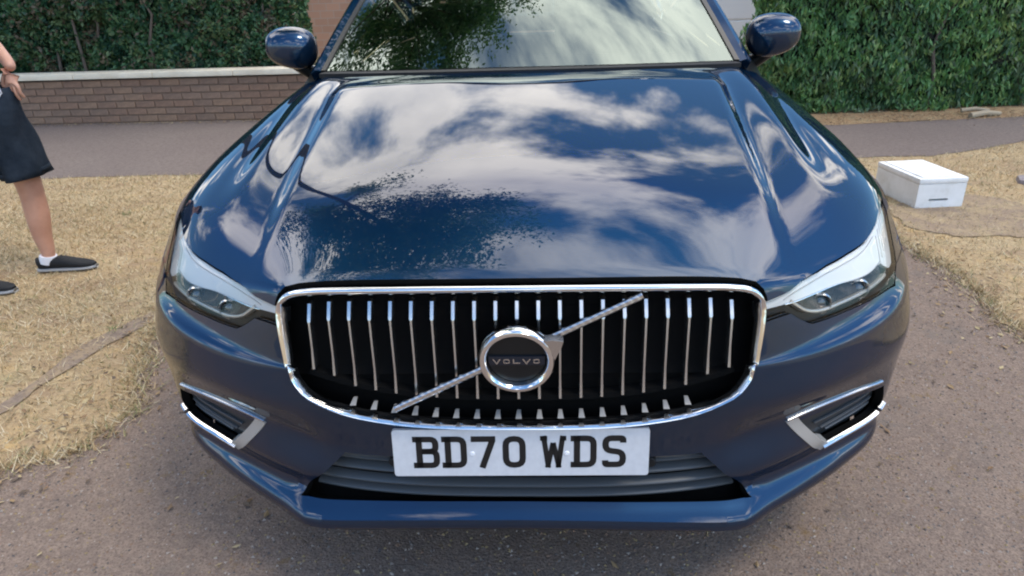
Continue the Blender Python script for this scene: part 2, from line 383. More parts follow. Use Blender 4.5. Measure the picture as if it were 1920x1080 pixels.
def skin(name, polys, material, holes=(), off=0., flange=.012, parent=None, mirror=False, step=.008):
    """polys in (station,row); mirror=True adds the left-hand outline as a second sheet of the same part"""
    sc=lambda p:np.array(p,float)*[US_,VS_]
    ps=[sc(p) for p in polys]; hs=[sc(h) for h in holes]
    V,F=panel_mesh(ps,hs,GRID,skin_f,skin_n,step,off,flange)
    o=mesh_obj(name,V,F,material,parent if parent is not None else car,angle=38)
    if material is M['paint']:
        o.data.materials.append(M['void']); mi=np.zeros(len(F),dtype=np.int32); mi[NFACE:]=1; o.data.polygons.foreach_set('material_index',mi)
    return o
def mir(p): return [(-a,b) for a,b in p][::-1]
def full(half): # half outline starting and ending on the centre line
    return list(half)+[(-a,b) for a,b in half[::-1] if a>1e-6]

LAMP_TOP = TRACE['LAMP_TOP']; LAMP_OUT = TRACE['LAMP_OUT']; LAMP_BOT = TRACE['LAMP_BOT']
GR = TRACE['GRILLE']
# dark liner behind every gap
u_=np.linspace(-7,7,71);v_=np.linspace(0,16,90)
W=np.array([(a,b) for b in v_ for a in u_]);P=S(W[:,0],W[:,1]);N=SN(W[:,0],W[:,1]);
dep=np.where((W[:,1]<10.05),.06,.022); P=P-N*dep[:,None]
F=[(j*71+i,j*71+i+1,(j+1)*71+i+1,(j+1)*71+i) for j in range(89) for i in range(70)]
mesh_obj('inner_liner',P,F,M['void'],car)

# bonnet
front=[(0,10.12),(1.5,10.11),(2.38,10.09),(2.72,10.03),(2.92,9.87),(2.99,9.70),(3.02,9.56)]
lamp_up=[(a,b+.055) for a,b in LAMP_TOP[1:-1]]
hood=front+lamp_up+[(5.95,10.62),(6.12,11.1),(6.12,12),(6.1,13),(6.08,14),(6.0,15),(5.9,16)]+[(0,16)]
skin('bonnet',[full(hood)],M['paint'],flange=.016)
# bumper skin with its openings
grl=[(a+.03,b) for a,b in GR[:10]]
low=[(0,0),(7,0),(7,8.25),(6.19,8.72)]+[(a,b-.05) for a,b in LAMP_BOT]+[(2.94,8.95),(2.92,8.8)]+[(a,b) for a,b in grl[:9][::-1]]+[(0,5.66)]
fog=TRACE['FOG_TOP'][::1]+[(4.62,3.30)]+[(5.2,3.27),(6.0,3.35)]
intake=[(0,2.80),(3.05,2.74),(3.33,2.66),(2.03,4.90),(0,4.88)]
skin('bumper',[full(low)],M['paint'],holes=[full(intake),fog,mir(fog)],flange=.020)
# wings
wing=[(5.62,10.40)]+[(6.42,10.90),(6.54,10.0),(6.38,9.48),(6.20,8.79),(7,8.33),(7,16),(5.95,16),(6.05,15),(6.13,14),(6.15,13),(6.17,12),(6.17,11.1),(6.0,10.62)]
for s in (0,1): skin('wing',[mir(wing) if s else wing],M['paint'],flange=.012)

# ---- headlamps
def ribbon(path, width, height, off=0., closed=False, prof=None, sc=None, smoothk=2):
    p=np.array(path,float)
    p=chaikin(p,smoothk,closed) if smoothk else p
    p=dense(p*[US_,VS_],.006,closed)/[US_,VS_]
    P=S(p[:,0],p[:,1]);N=SN(p[:,0],p[:,1]);P=P+N*off
    pr=prof or [(-.5,-.35),(-.5,.55),(-.32,.92),(0,1.0),(.32,.92),(.5,.55),(.5,-.35)]
    scs=[((width*(sc(p[i]) if sc else 1)),height) for i in range(len(P))]
    return sweep(P,pr,closed,up=N,scales=scs)
lamp_poly=LAMP_TOP+LAMP_OUT+LAMP_BOT
for s in (1,0):
    f=(lambda p:p) if s else mir
    lamp=skin('headlight',[f(lamp_poly)],M['black'],off=-.016,flange=.02)
    band=LAMP_TOP+[(6.48,10.35),(6.49,9.98),(6.32,9.47),(6.13,8.95)]+TRACE['WHITE_LOW'][::-1]
    skin('light_guide',[f(band)],M['drl'],off=-.008,flange=.010,parent=lamp)
    st=TRACE['STRIP']
    inner=TRACE['WHITE_LOW'][2:-1]+st[::-1]
    skin('lamp_bezel',[f(inner)],M['lampgrey'],off=-.013,flange=.004,parent=lamp)
    V,F=ribbon(f(st),.0085,.008,-.012); mesh_obj('trim_strip',V,F,M['lampstrip'],lamp)
    V,F=ribbon(f(TRACE['WHITE_LOW'][1:-1]),.0045,.005,-.009); mesh_obj('chrome_edge',V,F,M['chrome'],lamp)
    gl_=[(a_*.985,b_-.17-.10*max(0,(a_-5)/1.4)) for a_,b_ in LAMP_TOP[1:-1]]
    V,F=ribbon(f(gl_),.0022,.0012,-.0075); mesh_obj('guide_groove',V,F,M['silver'],lamp)
    for q_ in range(5):
        u0=5.62+.13*q_; V,F=ribbon(f([(u0,9.35+.07*q_),(u0+.06,9.95+.10*q_)]),.0022,.0014,-.0078,smoothk=0); mesh_obj('guide_rib',V,F,M['silver'],lamp)
    for (a,b) in ((4.15,9.28),(4.95,9.22)):
        uu=a if s else -a; p=S([uu],[b])[0]; n=SN([uu],[b])[0]
        bm=bmesh.new(); bmesh.ops.create_uvsphere(bm,u_segments=20,v_segments=12,radius=.017,matrix=Matrix.Translation(p-n*.022))
        pj=bm_obj('projector_lens',bm,M['ball'],lamp)
        V,F=lathe([(.0185,-.012),(.0215,-.016),(.0235,-.012),(.0235,.004)],'y',28,tuple(p-n*.022)); mesh_obj('lens_ring',V,F,M['satin'],lamp)
    skin('lamp_cover',[f(lamp_poly)],M['lens'],off=-.001,flange=.004,parent=lamp)

# ---- grille
gr_full=full(GR)
def frame_w(p):
    v=p[1]; return .66+ .14*smooth01((v-6.6)/2.5) + .38*smooth01((v-9.6)/.2)
prof=[(-.5,-.8),(-.5,.0),(-.46,.35),(-.36,.68),(-.2,.91),(0,1.0),(.2,.91),(.36,.68),(.46,.35),(.5,.0),(.5,-.8)]
V,F=ribbon(gr_full,.0135,.014,-.001,True,prof,frame_w,1)
grille=thing('x','x','x'); bpy.data.objects.remove(grille)
gf=mesh_obj('grille',V,F,M['chrome'],car,angle=50)
def zb(x): return .575+.055*(abs(x)/.43)**3.0      # lower edge of the opening
bars=[]
for i in range(-10,11):
    x=i*.0412
    zt=.790-.006*(abs(i)/10)**3 + (-.004 if abs(i)==10 else 0); z0=zb(x)+.022+ (.012 if abs(i)>8 else 0)
    yo=.018*(abs(x)/.42)**2
    V=[];F=[]
    pr=[(zt,.072,.0050),(zt-.004,.060,.0053),(zt-.034,.043,.0053),(zt-.038,.042,.0031),(z0+.03,.036,.0030),(z0-.012,.028,.0042)]
    for z,y,w in pr: V+=[(x-w,y+yo+.004,z),(x-w*.6,y+yo,z),(x+w*.6,y+yo,z),(x+w,y+yo+.004,z),(x+w,y+yo+.05,z),(x-w,y+yo+.05,z)]
    for k in range(len(pr)-1):
        for q in range(6): F.append((k*6+q,k*6+(q+1)%6,(k+1)*6+(q+1)%6,(k+1)*6+q))
    F+=[(0,1,2,3,4,5),tuple(len(V)-6+q for q in range(6))[::-1]]
    mesh_obj('grille_bar',V,F,M['satin'],gf)
    # short lower tooth joining the frame
    if abs(i)>8: continue
    zf=zb(x)-.014; w=.0036
    V=[(x-w,.014+yo,z0-.031),(x+w,.014+yo,z0-.031),(x+w*1.7,-.006+yo,zf),(x-w*1.7,-.006+yo,zf),(x-w,.022+yo,z0-.033),(x+w,.022+yo,z0-.033),(x+w,.016+yo,zf),(x-w,.016+yo,zf)]
    mesh_obj('grille_tooth',V,[(0,1,2,3),(1,5,6,2),(5,4,7,6),(4,0,3,7),(4,5,1,0),(3,2,6,7)],M['silver'],gf)
xs=np.linspace(-.425,.425,41)
V,F=sweep([(x,.05+.018*(abs(x)/.42)**2,zb(x)+.006) for x in xs],[(-.012,-.006),(-.012,.006),(.012,.006),(.012,-.006)])
mesh_obj('lower_crossbar',V,F,M['void'],gf)
# backing mesh
V=[(x,.088+.018*(abs(x)/.42)**2,z) for z in (.53,.83) for x in xs]
mesh_obj('grille_backing',V,[(i,i+1,42+i,41+i) for i in range(40)],M['void'],gf)
# diagonal bar with ribs
a=Vector((-.243,-.004,.583));b=Vector((.236,.034,.806)); d=(b-a); Ld=d.length; d.normalize(); nrm=Vector((0,-1,.12)); nrm=(nrm-d*nrm.dot(d)).normalized(); w=d.cross(nrm)
V=[];F=[];n=150
for i in range(n+1):
    t=i/n; p=a+d*Ld*t; r=.0004*(1 if (i//2)%2 else 0)
    for q,h in ((-.0060,-.006),(-.0060,.002),(-.003,.0050+r),(.003,.0050+r),(.0060,.002),(.0060,-.006)): V.append(p+w*q+nrm*h)
for i in range(n):
    for k in range(6): F.append((i*6+k,i*6+(k+1)%6,(i+1)*6+(k+1)%6,(i+1)*6+k))
F+=[(0,1,2,3,4,5),tuple(n*6+k for k in range(6))[::-1]]
mesh_obj('diagonal_bar',V,F,M['satin'],gf,smooth=False)
# round emblem
V,F=lathe([(.0555,.010),(.0560,-.002),(.0580,-.0070),(.0615,-.0098),(.0650,-.0100),(.0685,-.0085),(.0712,-.004),(.0720,.004),(.0700,.020)],'y',64)
em=mesh_obj('emblem_ring',V,F,M['chrome'],gf); em.location=(0,-.014,.697); em.rotation_euler=(math.radians(7),0,0)
V,F=lathe([(0,0.004),(.040,.0045),(.054,.006),(.0565,.010)],'y',48); mesh_obj('emblem_disc',V,F,M['black'],em)
bm=bmesh.new(); add_box(bm,(0,.003,-.001),(.106,.006,.020)); bm_obj('emblem_band',bm,mat('emblem_band_blue',(.010,.014,.024),.3),em,bevel=.001)
# arrow head at the upper right of the ring
bm=bmesh.new()
vs=[(.040,-.005,.056),(.094,-.005,.056),(.0755,-.005,-.002),(.060,-.005,.028)]
vs=[(.046,.048),(.066,.050),(.087,.047),(.084,.036),(.0715,.006),(.062,.022)]
top=[bm.verts.new((x,-.0075,z)) for x,z in vs]; bot=[bm.verts.new((x,.012,z)) for x,z in vs]
bm.faces.new(top[::-1]); bm.faces.new(bot)
for i in range(6): bm.faces.new((top[i],top[(i+1)%6],bot[(i+1)%6],bot[i]))
bm_obj('emblem_arrow',bm,M['satin'],em,bevel=.0015)

# ---- stroke lettering
def stroke(lines, w, depth, plane):
    """lines: list of 2-D polylines; returns solid letters on the plane (origin, ex, ey, n)"""
    o,ex,ey,nn=plane; V=[];F=[]
    for pl in lines:
        P=[Vector(p) for p in pl]; closed=(P[0]-P[-1]).length<1e-6
        if closed: P=P[:-1]
        n=len(P); Lf=[];Rt=[]
        for i in range(n):
            p=P[i]
            if closed or 0<i<n-1:
                d1=(p-P[i-1]).normalized(); d2=(P[(i+1)%n]-p).normalized()
            else:
                d1=d2=(P[1]-p).normalized() if i==0 else (p-P[i-1]).normalized()
            n1=Vector((-d1.y,d1.x)); n2=Vector((-d2.y,d2.x)); m=(n1+n2); m.normalize(); k=w/2/max(.5,m.dot(n1))
            Lf.append(p+m*k); Rt.append(p-m*k)
        base=len(V)
        for q in range(n):
            for pt in (Lf[q],Rt[q]):
                for h in (0,depth): V.append(o+ex*pt.x+ey*pt.y+nn*h)
        for i in range(n if closed else n-1):
            j=(i+1)%n; A=base+4*i; B=base+4*j
            F+=[(A+1,A+3,B+3,B+1),(A,A+1,B+1,B),(A+2,B+2,B+3,A+3)]
        if not closed: F+=[(base,base+2,base+3,base+1),(base+4*(n-1),base+4*(n-1)+1,base+4*(n-1)+3,base+4*(n-1)+2)]
    return V,F
def rc(pts, rad, closed=False, k=4):
    """round the corners of a polyline"""
    P=[Vector(p) for p in pts]; n=len(P); o=[]
    for i in range(n):
        if not closed and i in (0,n-1): o.append(tuple(P[i])); continue
        a,p,b=P[i-1],P[i],P[(i+1)%n]; d1=(a-p); d2=(b-p); r=min(rad,d1.length*.5,d2.length*.5); s=p+d1.normalized()*r; e=p+d2.normalized()*r
        for t in range(k+1):
            t/=k; o.append(tuple(s*(1-t)**2+p*2*t*(1-t)+e*t*t))
    if closed: o.append(o[0])
    return o
def glyph(c,W_,H,w,slab=True):
    h=w/2; l,r,b,t=h,W_-h,h,H-h
    if c=='B': return [[(l,0),(l,H)],[(-.14*W_ if slab else l,t),(l,t)],[(-.14*W_ if slab else l,b),(l,b)],rc([(l,t),(r-.03*W_,t),(r-.03*W_,H*.53),(l+w*.4,H*.53)],.24*W_),rc([(l+w*.4,H*.53),(r,H*.53),(r,b),(l,b)],.24*W_)]
    if c=='D': return [[(l,0),(l,H)],[(-.14*W_ if slab else l,t),(l,t)],[(-.14*W_ if slab else l,b),(l,b)],rc([(l,t),(r,t),(r,b),(l,b)],.3*W_)]
    if c=='7': return [[(0,t),(r,t),(r,t-w*.3),(l+.30*W_,0)]]
    if c in '0O': return [rc([(l,b),(r,b),(r,t),(l,t)],.34*W_,True)]
    if c=='W': return [[(h*.9,H),(W_*.30,.0)],[(W_*.26,.0),(W_*.5,H*.78)],[(W_*.5,H*.78),(W_*.74,.0)],[(W_*.70,.0),(W_-h*.9,H)],[(-.04*W_,t),(.26*W_,t)],[(.78*W_,t),(1.04*W_,t)]]
    if c=='S': return [rc([(r,t-.14*H),(r,t),(l,t),(l,H*.54),(r,H*.47),(r,b),(l,b),(l,b+.13*H)],.26*W_)]
    if c=='V': return [[(0,H),(W_/2,0),(W_,H)]]
    if c=='L': return [[(l,H),(l,b),(W_,b)]]
# the ring's wording
pl=(Vector((-.0445,-.0010,-.0058)),Vector((1,0,0)),Vector((0,0,1)),Vector((0,-1,0)))
parts=[]; x=0
for c in 'VOLVO':
    parts.append(stroke(glyph(c,.0135,.0105,.0026,False),.0026,.0010,(pl[0]+pl[1]*x,pl[1],pl[2],pl[3]))); x+=.0187
V,F=merge(parts); mesh_obj('emblem_lettering',V,F,M['satin'],em,smooth=False)

# ---- number plate
pc=Vector((-.26,.0015,.4165)); ex=Vector((.52,0,.0045)).normalized(); ey=Vector((0,.10,1)).normalized(); nn=ex.cross(ey).normalized()
if nn.y>0: nn=-nn
bm=bmesh.new(); r=.006; ph=.107
out=[(x+math.cos(a)*r,y+math.sin(a)*r) for x,y,a0 in ((.52-r,ph-r,0),(r,ph-r,PI/2),(r,r,PI),(.52-r,r,1.5*PI)) for a in (a0,a0+PI/6,a0+PI/3,a0+PI/2)]; no=len(out)
fr=[bm.verts.new(pc+ex*x+ey*y+nn*.003) for x,y in out]; bk=[bm.verts.new(pc+ex*x+ey*y-nn*.006) for x,y in out]
bm.faces.new(fr); bm.faces.new(bk[::-1])
for i in range(no): bm.faces.new((fr[i],fr[(i+1)%no],bk[(i+1)%no],bk[i]))
plate=bm_obj('number_plate',bm,M['plate'],car,smooth=False)
for c,x0,x1 in (('B',.048,.096),('D',.107,.152),('7',.161,.211),('0',.225,.272),('W',.303,.352),('D',.369,.415),('S',.426,.474)):
    V,F=stroke(glyph(c,x1-x0,.073,.0128 if c!='W' else .0115),.0128 if c!='W' else .0105,.0006,(pc+ex*x0+ey*.019+nn*.0031,ex,ey,nn))
    mesh_obj('plate_character',V,F,M['ink'],plate,smooth=False)
for x,y in ((.163,.052),(.355,.052)):
    bm=bmesh.new(); bmesh.ops.create_cone(bm,cap_ends=True,segments=14,radius1=.0055,radius2=.004,depth=.002,matrix=Matrix.Translation(pc+ex*x+ey*y+nn*.004)@nn.to_track_quat('Z','Y').to_matrix().to_4x4())
    bm_obj('screw_cap',bm,mat('screw_cap_white',(.85,.85,.87),.3),plate)

# ---- lower intake: slats behind the bumper lip
for z,y0,hw,th in ((.412,.056,.405,.008),(.386,.054,.430,.009),(.354,.054,.452,.009),(.322,.062,.462,.009)):
    xs=np.linspace(-hw,hw,31)
    V,F=sweep([(x,y0+.03*(abs(x)/.4)**3,z) for x in xs],[(-.009,-th/2),(-.011,0),(-.007,th/2),(.010,th/2+.003),(.010,-th/2+.003)])
    mesh_obj('intake_slat',V,F,M['silverdark'],car,smooth=True,angle=50)
for x in (-.27,.27):
    V,F=lathe([(0,-.012),(.010,-.012),(.013,-.009),(.013,.02)],'y',20,(x,.052,.418)); mesh_obj('parking_sensor',V,F,M['matt'],car)

# ---- fog-lamp hooks
for s in (1,0):
    f=(lambda p:p) if s else mir
    g=lambda p:(p if s else [(-a,b) for a,b in p])
    hk=skin('fog_light_recess',[f(fog)],M['slat'],off=-.026,flange=.004)
    V,F=ribbon(g([(5.62,4.99),(5.16,5.11),(4.70,5.14),(4.35,5.10),(4.02,5.03)]),.0065,.005,0,smoothk=1); mesh_obj('upper_trim',V,F,M['satin'],hk)
    tri=[(4.16,5.07),(4.00,5.00),(4.62,3.20),(4.76,3.28),(4.68,3.52)]
    skin('inner_trim',[f(tri)],M['silver'],off=.004,flange=.026,parent=hk)
    V,F=ribbon(g([(4.64,3.30),(4.85,3.34),(5.30,3.32),(5.80,3.38)]),.012,.009,0,smoothk=1); mesh_obj('lower_trim',V,F,M['chrome'],hk)
    V,F=ribbon(g([(5.88,3.44),(6.05,3.55)]),.012,.009,0,smoothk=0); mesh_obj('lower_trim',V,F,M['satin'],hk)
    for k in range(4):
        vv=3.75+.32*k
        V,F=ribbon(g([(4.75+.0*k-.1*k,vv),(5.2,vv+.03),(5.7-.0*k,vv+.05)]),.004,.004,-.024,smoothk=0); mesh_obj('recess_rib',V,F,M['silverdark'],hk)

# ---- glass house
def base(x):  a=abs(x)/.74; return Vector((x,1.235+.145*a**2.2,1.092-.012*a**2))
def topc(x):  a=abs(x)/.56; return Vector((x,1.98+.07*a**2,1.545-.045*a**2))
n=24;m=14;V=[];F=[]
for j in range(m+1):
    t=j/m
    for i in range(-n,n+1):
        s=i/n; p=base(.715*s).lerp(topc(.545*s),t); p+=Vector((0,-.34,.56)).normalized()*.018*math.sin(PI*t)*(1-.3*s*s); V.append(p)
w2=2*n+1
F=[(j*w2+i,j*w2+i+1,(j+1)*w2+i+1,(j+1)*w2+i) for j in range(m) for i in range(2*n)]
mesh_obj('windscreen',V,F,M['screen'],car)
# black ceramic edge, pillars, wipers tray
for s in (-1,1):
    pth=[base(.715*s).lerp(topc(.545*s),t/12)+Vector((0,-.34,.56)).normalized()*.018*math.sin(PI*t/12)*.7 for t in range(13)]
    nr=Vector((.25*s,-.55,.78)).normalized()
    V,F=sweep([p+Vector((.004*s,0,0)) for p in pth],[(-.010,-.004),(-.010,.003),(.010,.003),(.010,-.004)],up=[nr]*13); mesh_obj('windscreen_seal',V,F,M['black'],car)
    V,F=sweep([p+Vector((.036*s,.012,-.008)) for p in pth],[(-.022,-.03),(-.022,.006),(0,.014),(.022,.002),(.026,-.03)],up=[nr]*13); mesh_obj('windscreen_pillar',V,F,M['paint'],car)
xs=np.linspace(-.72,.72,41)
V,F=sweep([base(x)+Vector((0,-.014,-.010)) for x in xs],[(-.020,-.01),(-.020,.004),(.014,.008),(.014,-.01)]); mesh_obj('scuttle_trim',V,F,M['matt'],car)
# dashboard and seats behind the glass
V=[];F=[];xs=np.linspace(-.68,.68,21)
for x in xs:
    for yy,zz in ((1.30,1.02),(1.45,1.065),(1.70,1.085),(1.86,1.07),(1.92,1.00),(1.94,.70)): V.append((x,yy+.1*(x/.7)**2,zz-.02*(x/.7)**2))
F=[(i*6+k,(i+1)*6+k,(i+1)*6+k+1,i*6+k+1) for i in range(20) for k in range(5)]
mesh_obj('dashboard',V,F,mat('dashboard_charcoal',(.03,.03,.032),.6,bump=(200,.2,.001)),car)
V=[];seg=36
pth=[(.36+.185*math.cos(2*PI*k/seg),2.02+.03*math.sin(2*PI*k/seg),1.02+.185*math.sin(2*PI*k/seg)*.93) for k in range(seg)]
V,F=sweep(pth,[(.014*math.cos(2*PI*k/8),.014*math.sin(2*PI*k/8)) for k in range(8)],True,up=[(0,-1,.2)]*seg); sw=mesh_obj('steering_wheel',V,F,M['matt'],car)
seatm=mat('seat_charcoal',(.035,.035,.038),.7)
for x in (-.37,.37):
    bm=bmesh.new(); add_box(bm,(x,2.75,.95),(.50,.16,.62)); st=bm_obj('seat',bm,seatm,car,bevel=.05)
    bm=bmesh.new(); add_box(bm,(x,2.76,1.36),(.26,.11,.18)); bm_obj('headrest',bm,seatm,st,bevel=.035)
bm=bmesh.new(); add_box(bm,(0,1.99,1.42),(.24,.035,.065)); bm_obj('rear_view_mirror',bm,M['black'],car,bevel=.012)

# body side: front wing lower half, doors, rear quarter
ys_=[.45,.54,.62,.74,.93,1.15,1.33,1.48,2.2,3.2,4.0,4.5,4.66]; zt_=[.716,.815,.833,.845,.868,.890,.910,.930,.955,.985,1.005,1.01,1.0]; xt_=[.922,.905,.925,.940,.945,.935,.930,.925,.925,.925,.92,.86,.78]
def side_map(Wd):
    y,z=Wd[:,0],Wd[:,1]; zt=np.interp(y,ys_,zt_);xt=np.interp(y,ys_,xt_); xm=np.interp(y,[.45,1,4.0,4.5,4.66],[.951,.953,.953,.90,.82])
    q=np.clip((z-.60)/(zt-.60+1e-6),0,1); x=xm-(xm-xt)*q**1.8-.05*np.clip((.5-z)/.3,0,1)**2
    return np.stack([x,y,z],1)
def norm_of(fm,sg=1):
    def f(Wd):
        e=1e-3;a=fm(Wd+[e,0])-fm(Wd-[e,0]);b=fm(Wd+[0,e])-fm(Wd-[0,e]);n_=np.cross(a,b)*sg;return n_/(np.linalg.norm(n_,axis=1,keepdims=True)+1e-12)
    return f
def arch(cy,r,a0,a1,k=24): return [(cy+r*math.cos(a0+(a1-a0)*i/k),.36+r*math.sin(a0+(a1-a0)*i/k)) for i in range(k+1)]
top=[(y,float(np.interp(y,ys_,zt_))) for y in np.concatenate([np.linspace(.455,1.46,22)])]
sgrid=np.array([(y,z) for y in np.arange(.4,4.7,.05) for z in np.arange(.2,1.05,.05)])
def sidepanel(name,poly,s,material):
    fm=lambda Wd:side_map(Wd)*[s,1,1]
    V,F=panel_mesh([np.array(poly)],[],sgrid,fm,norm_of(fm,s),.03,0,.012)
    if s<0: F=[q[::-1] for q in F]
    return mesh_obj(name,V,F,material,car)
T=lambda y:float(np.interp(y,ys_,zt_))
for s in (1,-1):
    a=arch(.89,.41,PI*.98,PI*.02)
    a=[p for p in a if p[0]>.455]
    sidepanel('wing_side',[(.455,T(.455)-.004)]+[(y,T(y)-.002) for y in np.linspace(.5,1.45,20)]+[(1.46,.28),(1.30,.28)]+a[::-1],s,M['paint'])
    d1=[(1.466,.28),(2.55,.28),(2.55,T(2.55)),(1.9,T(1.9)),(1.466,T(1.466))]
    dr=sidepanel('front_door',d1,s,M['paint'])
    d2=[(2.556,.28),(3.25,.28),(3.40,.62),(3.55,.80),(3.55,T(3.55)),(2.556,T(2.556))]
    dr2=sidepanel('rear_door',d2,s,M['paint'])
    a2=[p for p in arch(3.75,.42,PI*.98,PI*.02)]
    sidepanel('rear_quarter',[(3.26,.28),(3.33,.37)]+a2[2:]+[(4.4,.30),(4.64,.34),(4.64,T(4.64)),(3.556,T(3.556)),(3.556,.80),(3.406,.62)],s,M['paint'])
    for dd,y0 in ((dr,2.3),(dr2,3.3)):
        V,F=tube([(.965*s,y0,.86),(.985*s,y0+.03,.862),(.985*s,y0+.17,.866),(.965*s,y0+.2,.868)],.012,8); mesh_obj('door_handle',V,F,M['paint'],dd)
    for cy in (.89,3.75):
        V,F=sweep([(p_[0]*1,0,p_[1]) for p_ in []] or [((.955)*s,q[0],q[1]) for q in arch(cy,.405,PI*1.0,0,30)],[(-.012,-.03),(-.012,.006),(.012,.006),(.012,-.03)],up=[(s,0,0)]*31); mesh_obj('arch_trim',V,F,M['matt'],car)
# roof, side glass, tail
sec=[(1.42,.735,1.058,.735,1.058),(2.03,.70,.98,.56,1.50),(2.5,.885,.97,.585,1.56),(3.2,.90,.99,.585,1.565),(3.9,.885,1.01,.56,1.52),(4.35,.84,1.02,.54,1.40)]
n_=21;V=[]
for (y,xb,zb_,xr,zr) in [(1.99,0,0,.555,1.525),(2.05,0,0,.57,1.54),(2.5,0,0,.585,1.59),(3.2,0,0,.585,1.60),(3.9,0,0,.56,1.565),(4.35,0,0,.54,1.49)]:
    for i in range(n_):
        s=-1+2*i/(n_-1); V.append((xr*s*1.04,y+(.06*s*s if y<2.0 else 0),zr+.03*(1-s*s)-.02*s**6))
F=[(j*n_+i,j*n_+i+1,(j+1)*n_+i+1,(j+1)*n_+i) for j in range(5) for i in range(n_-1)]
roof=mesh_obj('roof',V,F,M['paint'],car)
for s in (1,-1):
    V=[(s*.78,1.50,.93),(s*.92,2.5,.962),(s*.92,3.3,.985),(s*.915,4.0,1.0),(s*.60,2.09,1.53),(s*.61,2.5,1.575),(s*.61,3.3,1.585),(s*.585,3.9,1.55)]
    V[0]=(s*.90,1.50,.935)
    mesh_obj('side_window',V,[(0,1,5,4),(1,2,6,5),(2,3,7,6)] if s>0 else [(4,5,1,0),(5,6,2,1),(6,7,3,2)],M['sideglass'],car,smooth=False)
    mesh_obj('pillar_filler',[(s*.755,1.385,1.05),(s*.90,1.50,.94),(s*.60,2.09,1.53),(s*.925,1.46,.93)],[(0,3,1),(0,1,2)],M['black'],car,smooth=False)
    mesh_obj('rear_pillar',[(s*.915,4.0,1.0),(s*.86,4.5,1.01),(s*.55,4.35,1.47),(s*.585,3.9,1.55)],[(0,1,2,3)],M['paint'],car,smooth=False)
    V,F=tube([(s*.60,2.3,1.60),(s*.60,2.5,1.63),(s*.60,3.6,1.63),(s*.585,3.85,1.59)],.014,8); mesh_obj('roof_rail',V,F,M['satin'],car)
V=[(-.55,4.35,1.48),(.55,4.35,1.48),(.80,4.66,1.0),(-.80,4.66,1.0)]
mesh_obj('rear_window',V,[(0,1,2,3)],M['sideglass'],car,smooth=False)
bm=bmesh.new(); add_box(bm,(0,4.60,.66),(1.62,.12,.66)); bm_obj('tailgate',bm,M['paint'],car,bevel=.05)
bm=bmesh.new(); add_box(bm,(0,2.5,.33),(1.56,3.9,.12)); add_box(bm,(0,.55,.30),(1.1,.6,.10)); bm_obj('underbody',bm,M['void'],car,bevel=.02)
# wheels
for x in (-.80,.80):
    for y in (.89,3.75):
        sx=1 if x>0 else -1
        V,F=lathe([(.24,-.115),(.27,-.12),(.33,-.118),(.352,-.10),(.360,-.07),(.360,.07),(.352,.10),(.33,.118),(.27,.12),(.24,.115)],'x',56)
        w=bpy.data.objects.new('wheel',None); link(w,car); w.location=(x,y,.36)
        mesh_obj('tyre',V,F,M['rubber'],w)
        V,F=lathe([(.245,-.11),(.238,-.10),(.228,-.02),(.228,.085),(.238,.10),(.250,.105),(.250,.115),(.235,.112)],'x',48)
        parts=[(V,F)]
        for k in range(5):
            for dd in (-.13,.13):
                a=2*PI*k/5; c1=(math.cos(a+dd*.4),math.sin(a+dd*.4)); c2=(math.cos(a+dd),math.sin(a+dd))
                parts.append(tube([(.075*sx,.05*c1[0],.05*c1[1]),(.09*sx,.14*(c1[0]+c2[0])/2,.14*(c1[1]+c2[1])/2),(.095*sx,.235*c2[0],.235*c2[1])],[.02,.015,.014],6))
        parts.append(lathe([(0,.085*sx),(.05,.08*sx),(.06,.06*sx),(.06,0)],'x',24))
        V,F=merge(parts); mesh_obj('rim',V,F,M['satin'],w)
        bm=bmesh.new(); bmesh.ops.create_cone(bm,cap_ends=True,segments=32,radius1=.15,radius2=.15,depth=.03,matrix=Matrix.Rotation(PI/2,4,'Y')); bm_obj('brake_disc',bm,M['satin'],w)
# door mirrors
def mirror_shell(s):
    bm=bmesh.new(); bmesh.ops.create_uvsphere(bm,u_segments=40,v_segments=26,radius=1)
    for v in bm.verts:
        x,y,z=v.co
        sg=lambda t,e:math.copysign(abs(t)**e,t)
        x,y,z=sg(x,.74),sg(y,.8),sg(z,.80)
        if y>0: y*=.45
        hx=.098; hz=.076*(1-.16*x) if x>0 else .076*(1-.05*x); v.co=(s*(x*hx),y*.085, z*hz+.004*x)
    return bm
for s in (1,-1):
    bm=mirror_shell(s); 
    mo=bm_obj('door_mirror',bm,M['paint'],car,angle=80); mo.location=(s*.918,1.65,1.142); mo.rotation_euler=(math.radians(8),math.radians(-5*s),math.radians(-8*s))
    V,F=lathe([(0,.030),(.064,.034),(.068,.042),(0,.046)],'y',32); V=[(a*1.22,b,c) for a,b,c in V]; mesh_obj('mirror_glass',V,F,M['chrome'],mo)
    V,F=tube([(s*.01*-1,.0,-.055),(-s*.05,.01,-.088),(-s*.105,.03,-.118)],[.030,.026,.034],12); mesh_obj('mirror_arm',V,F,M['black'],mo)

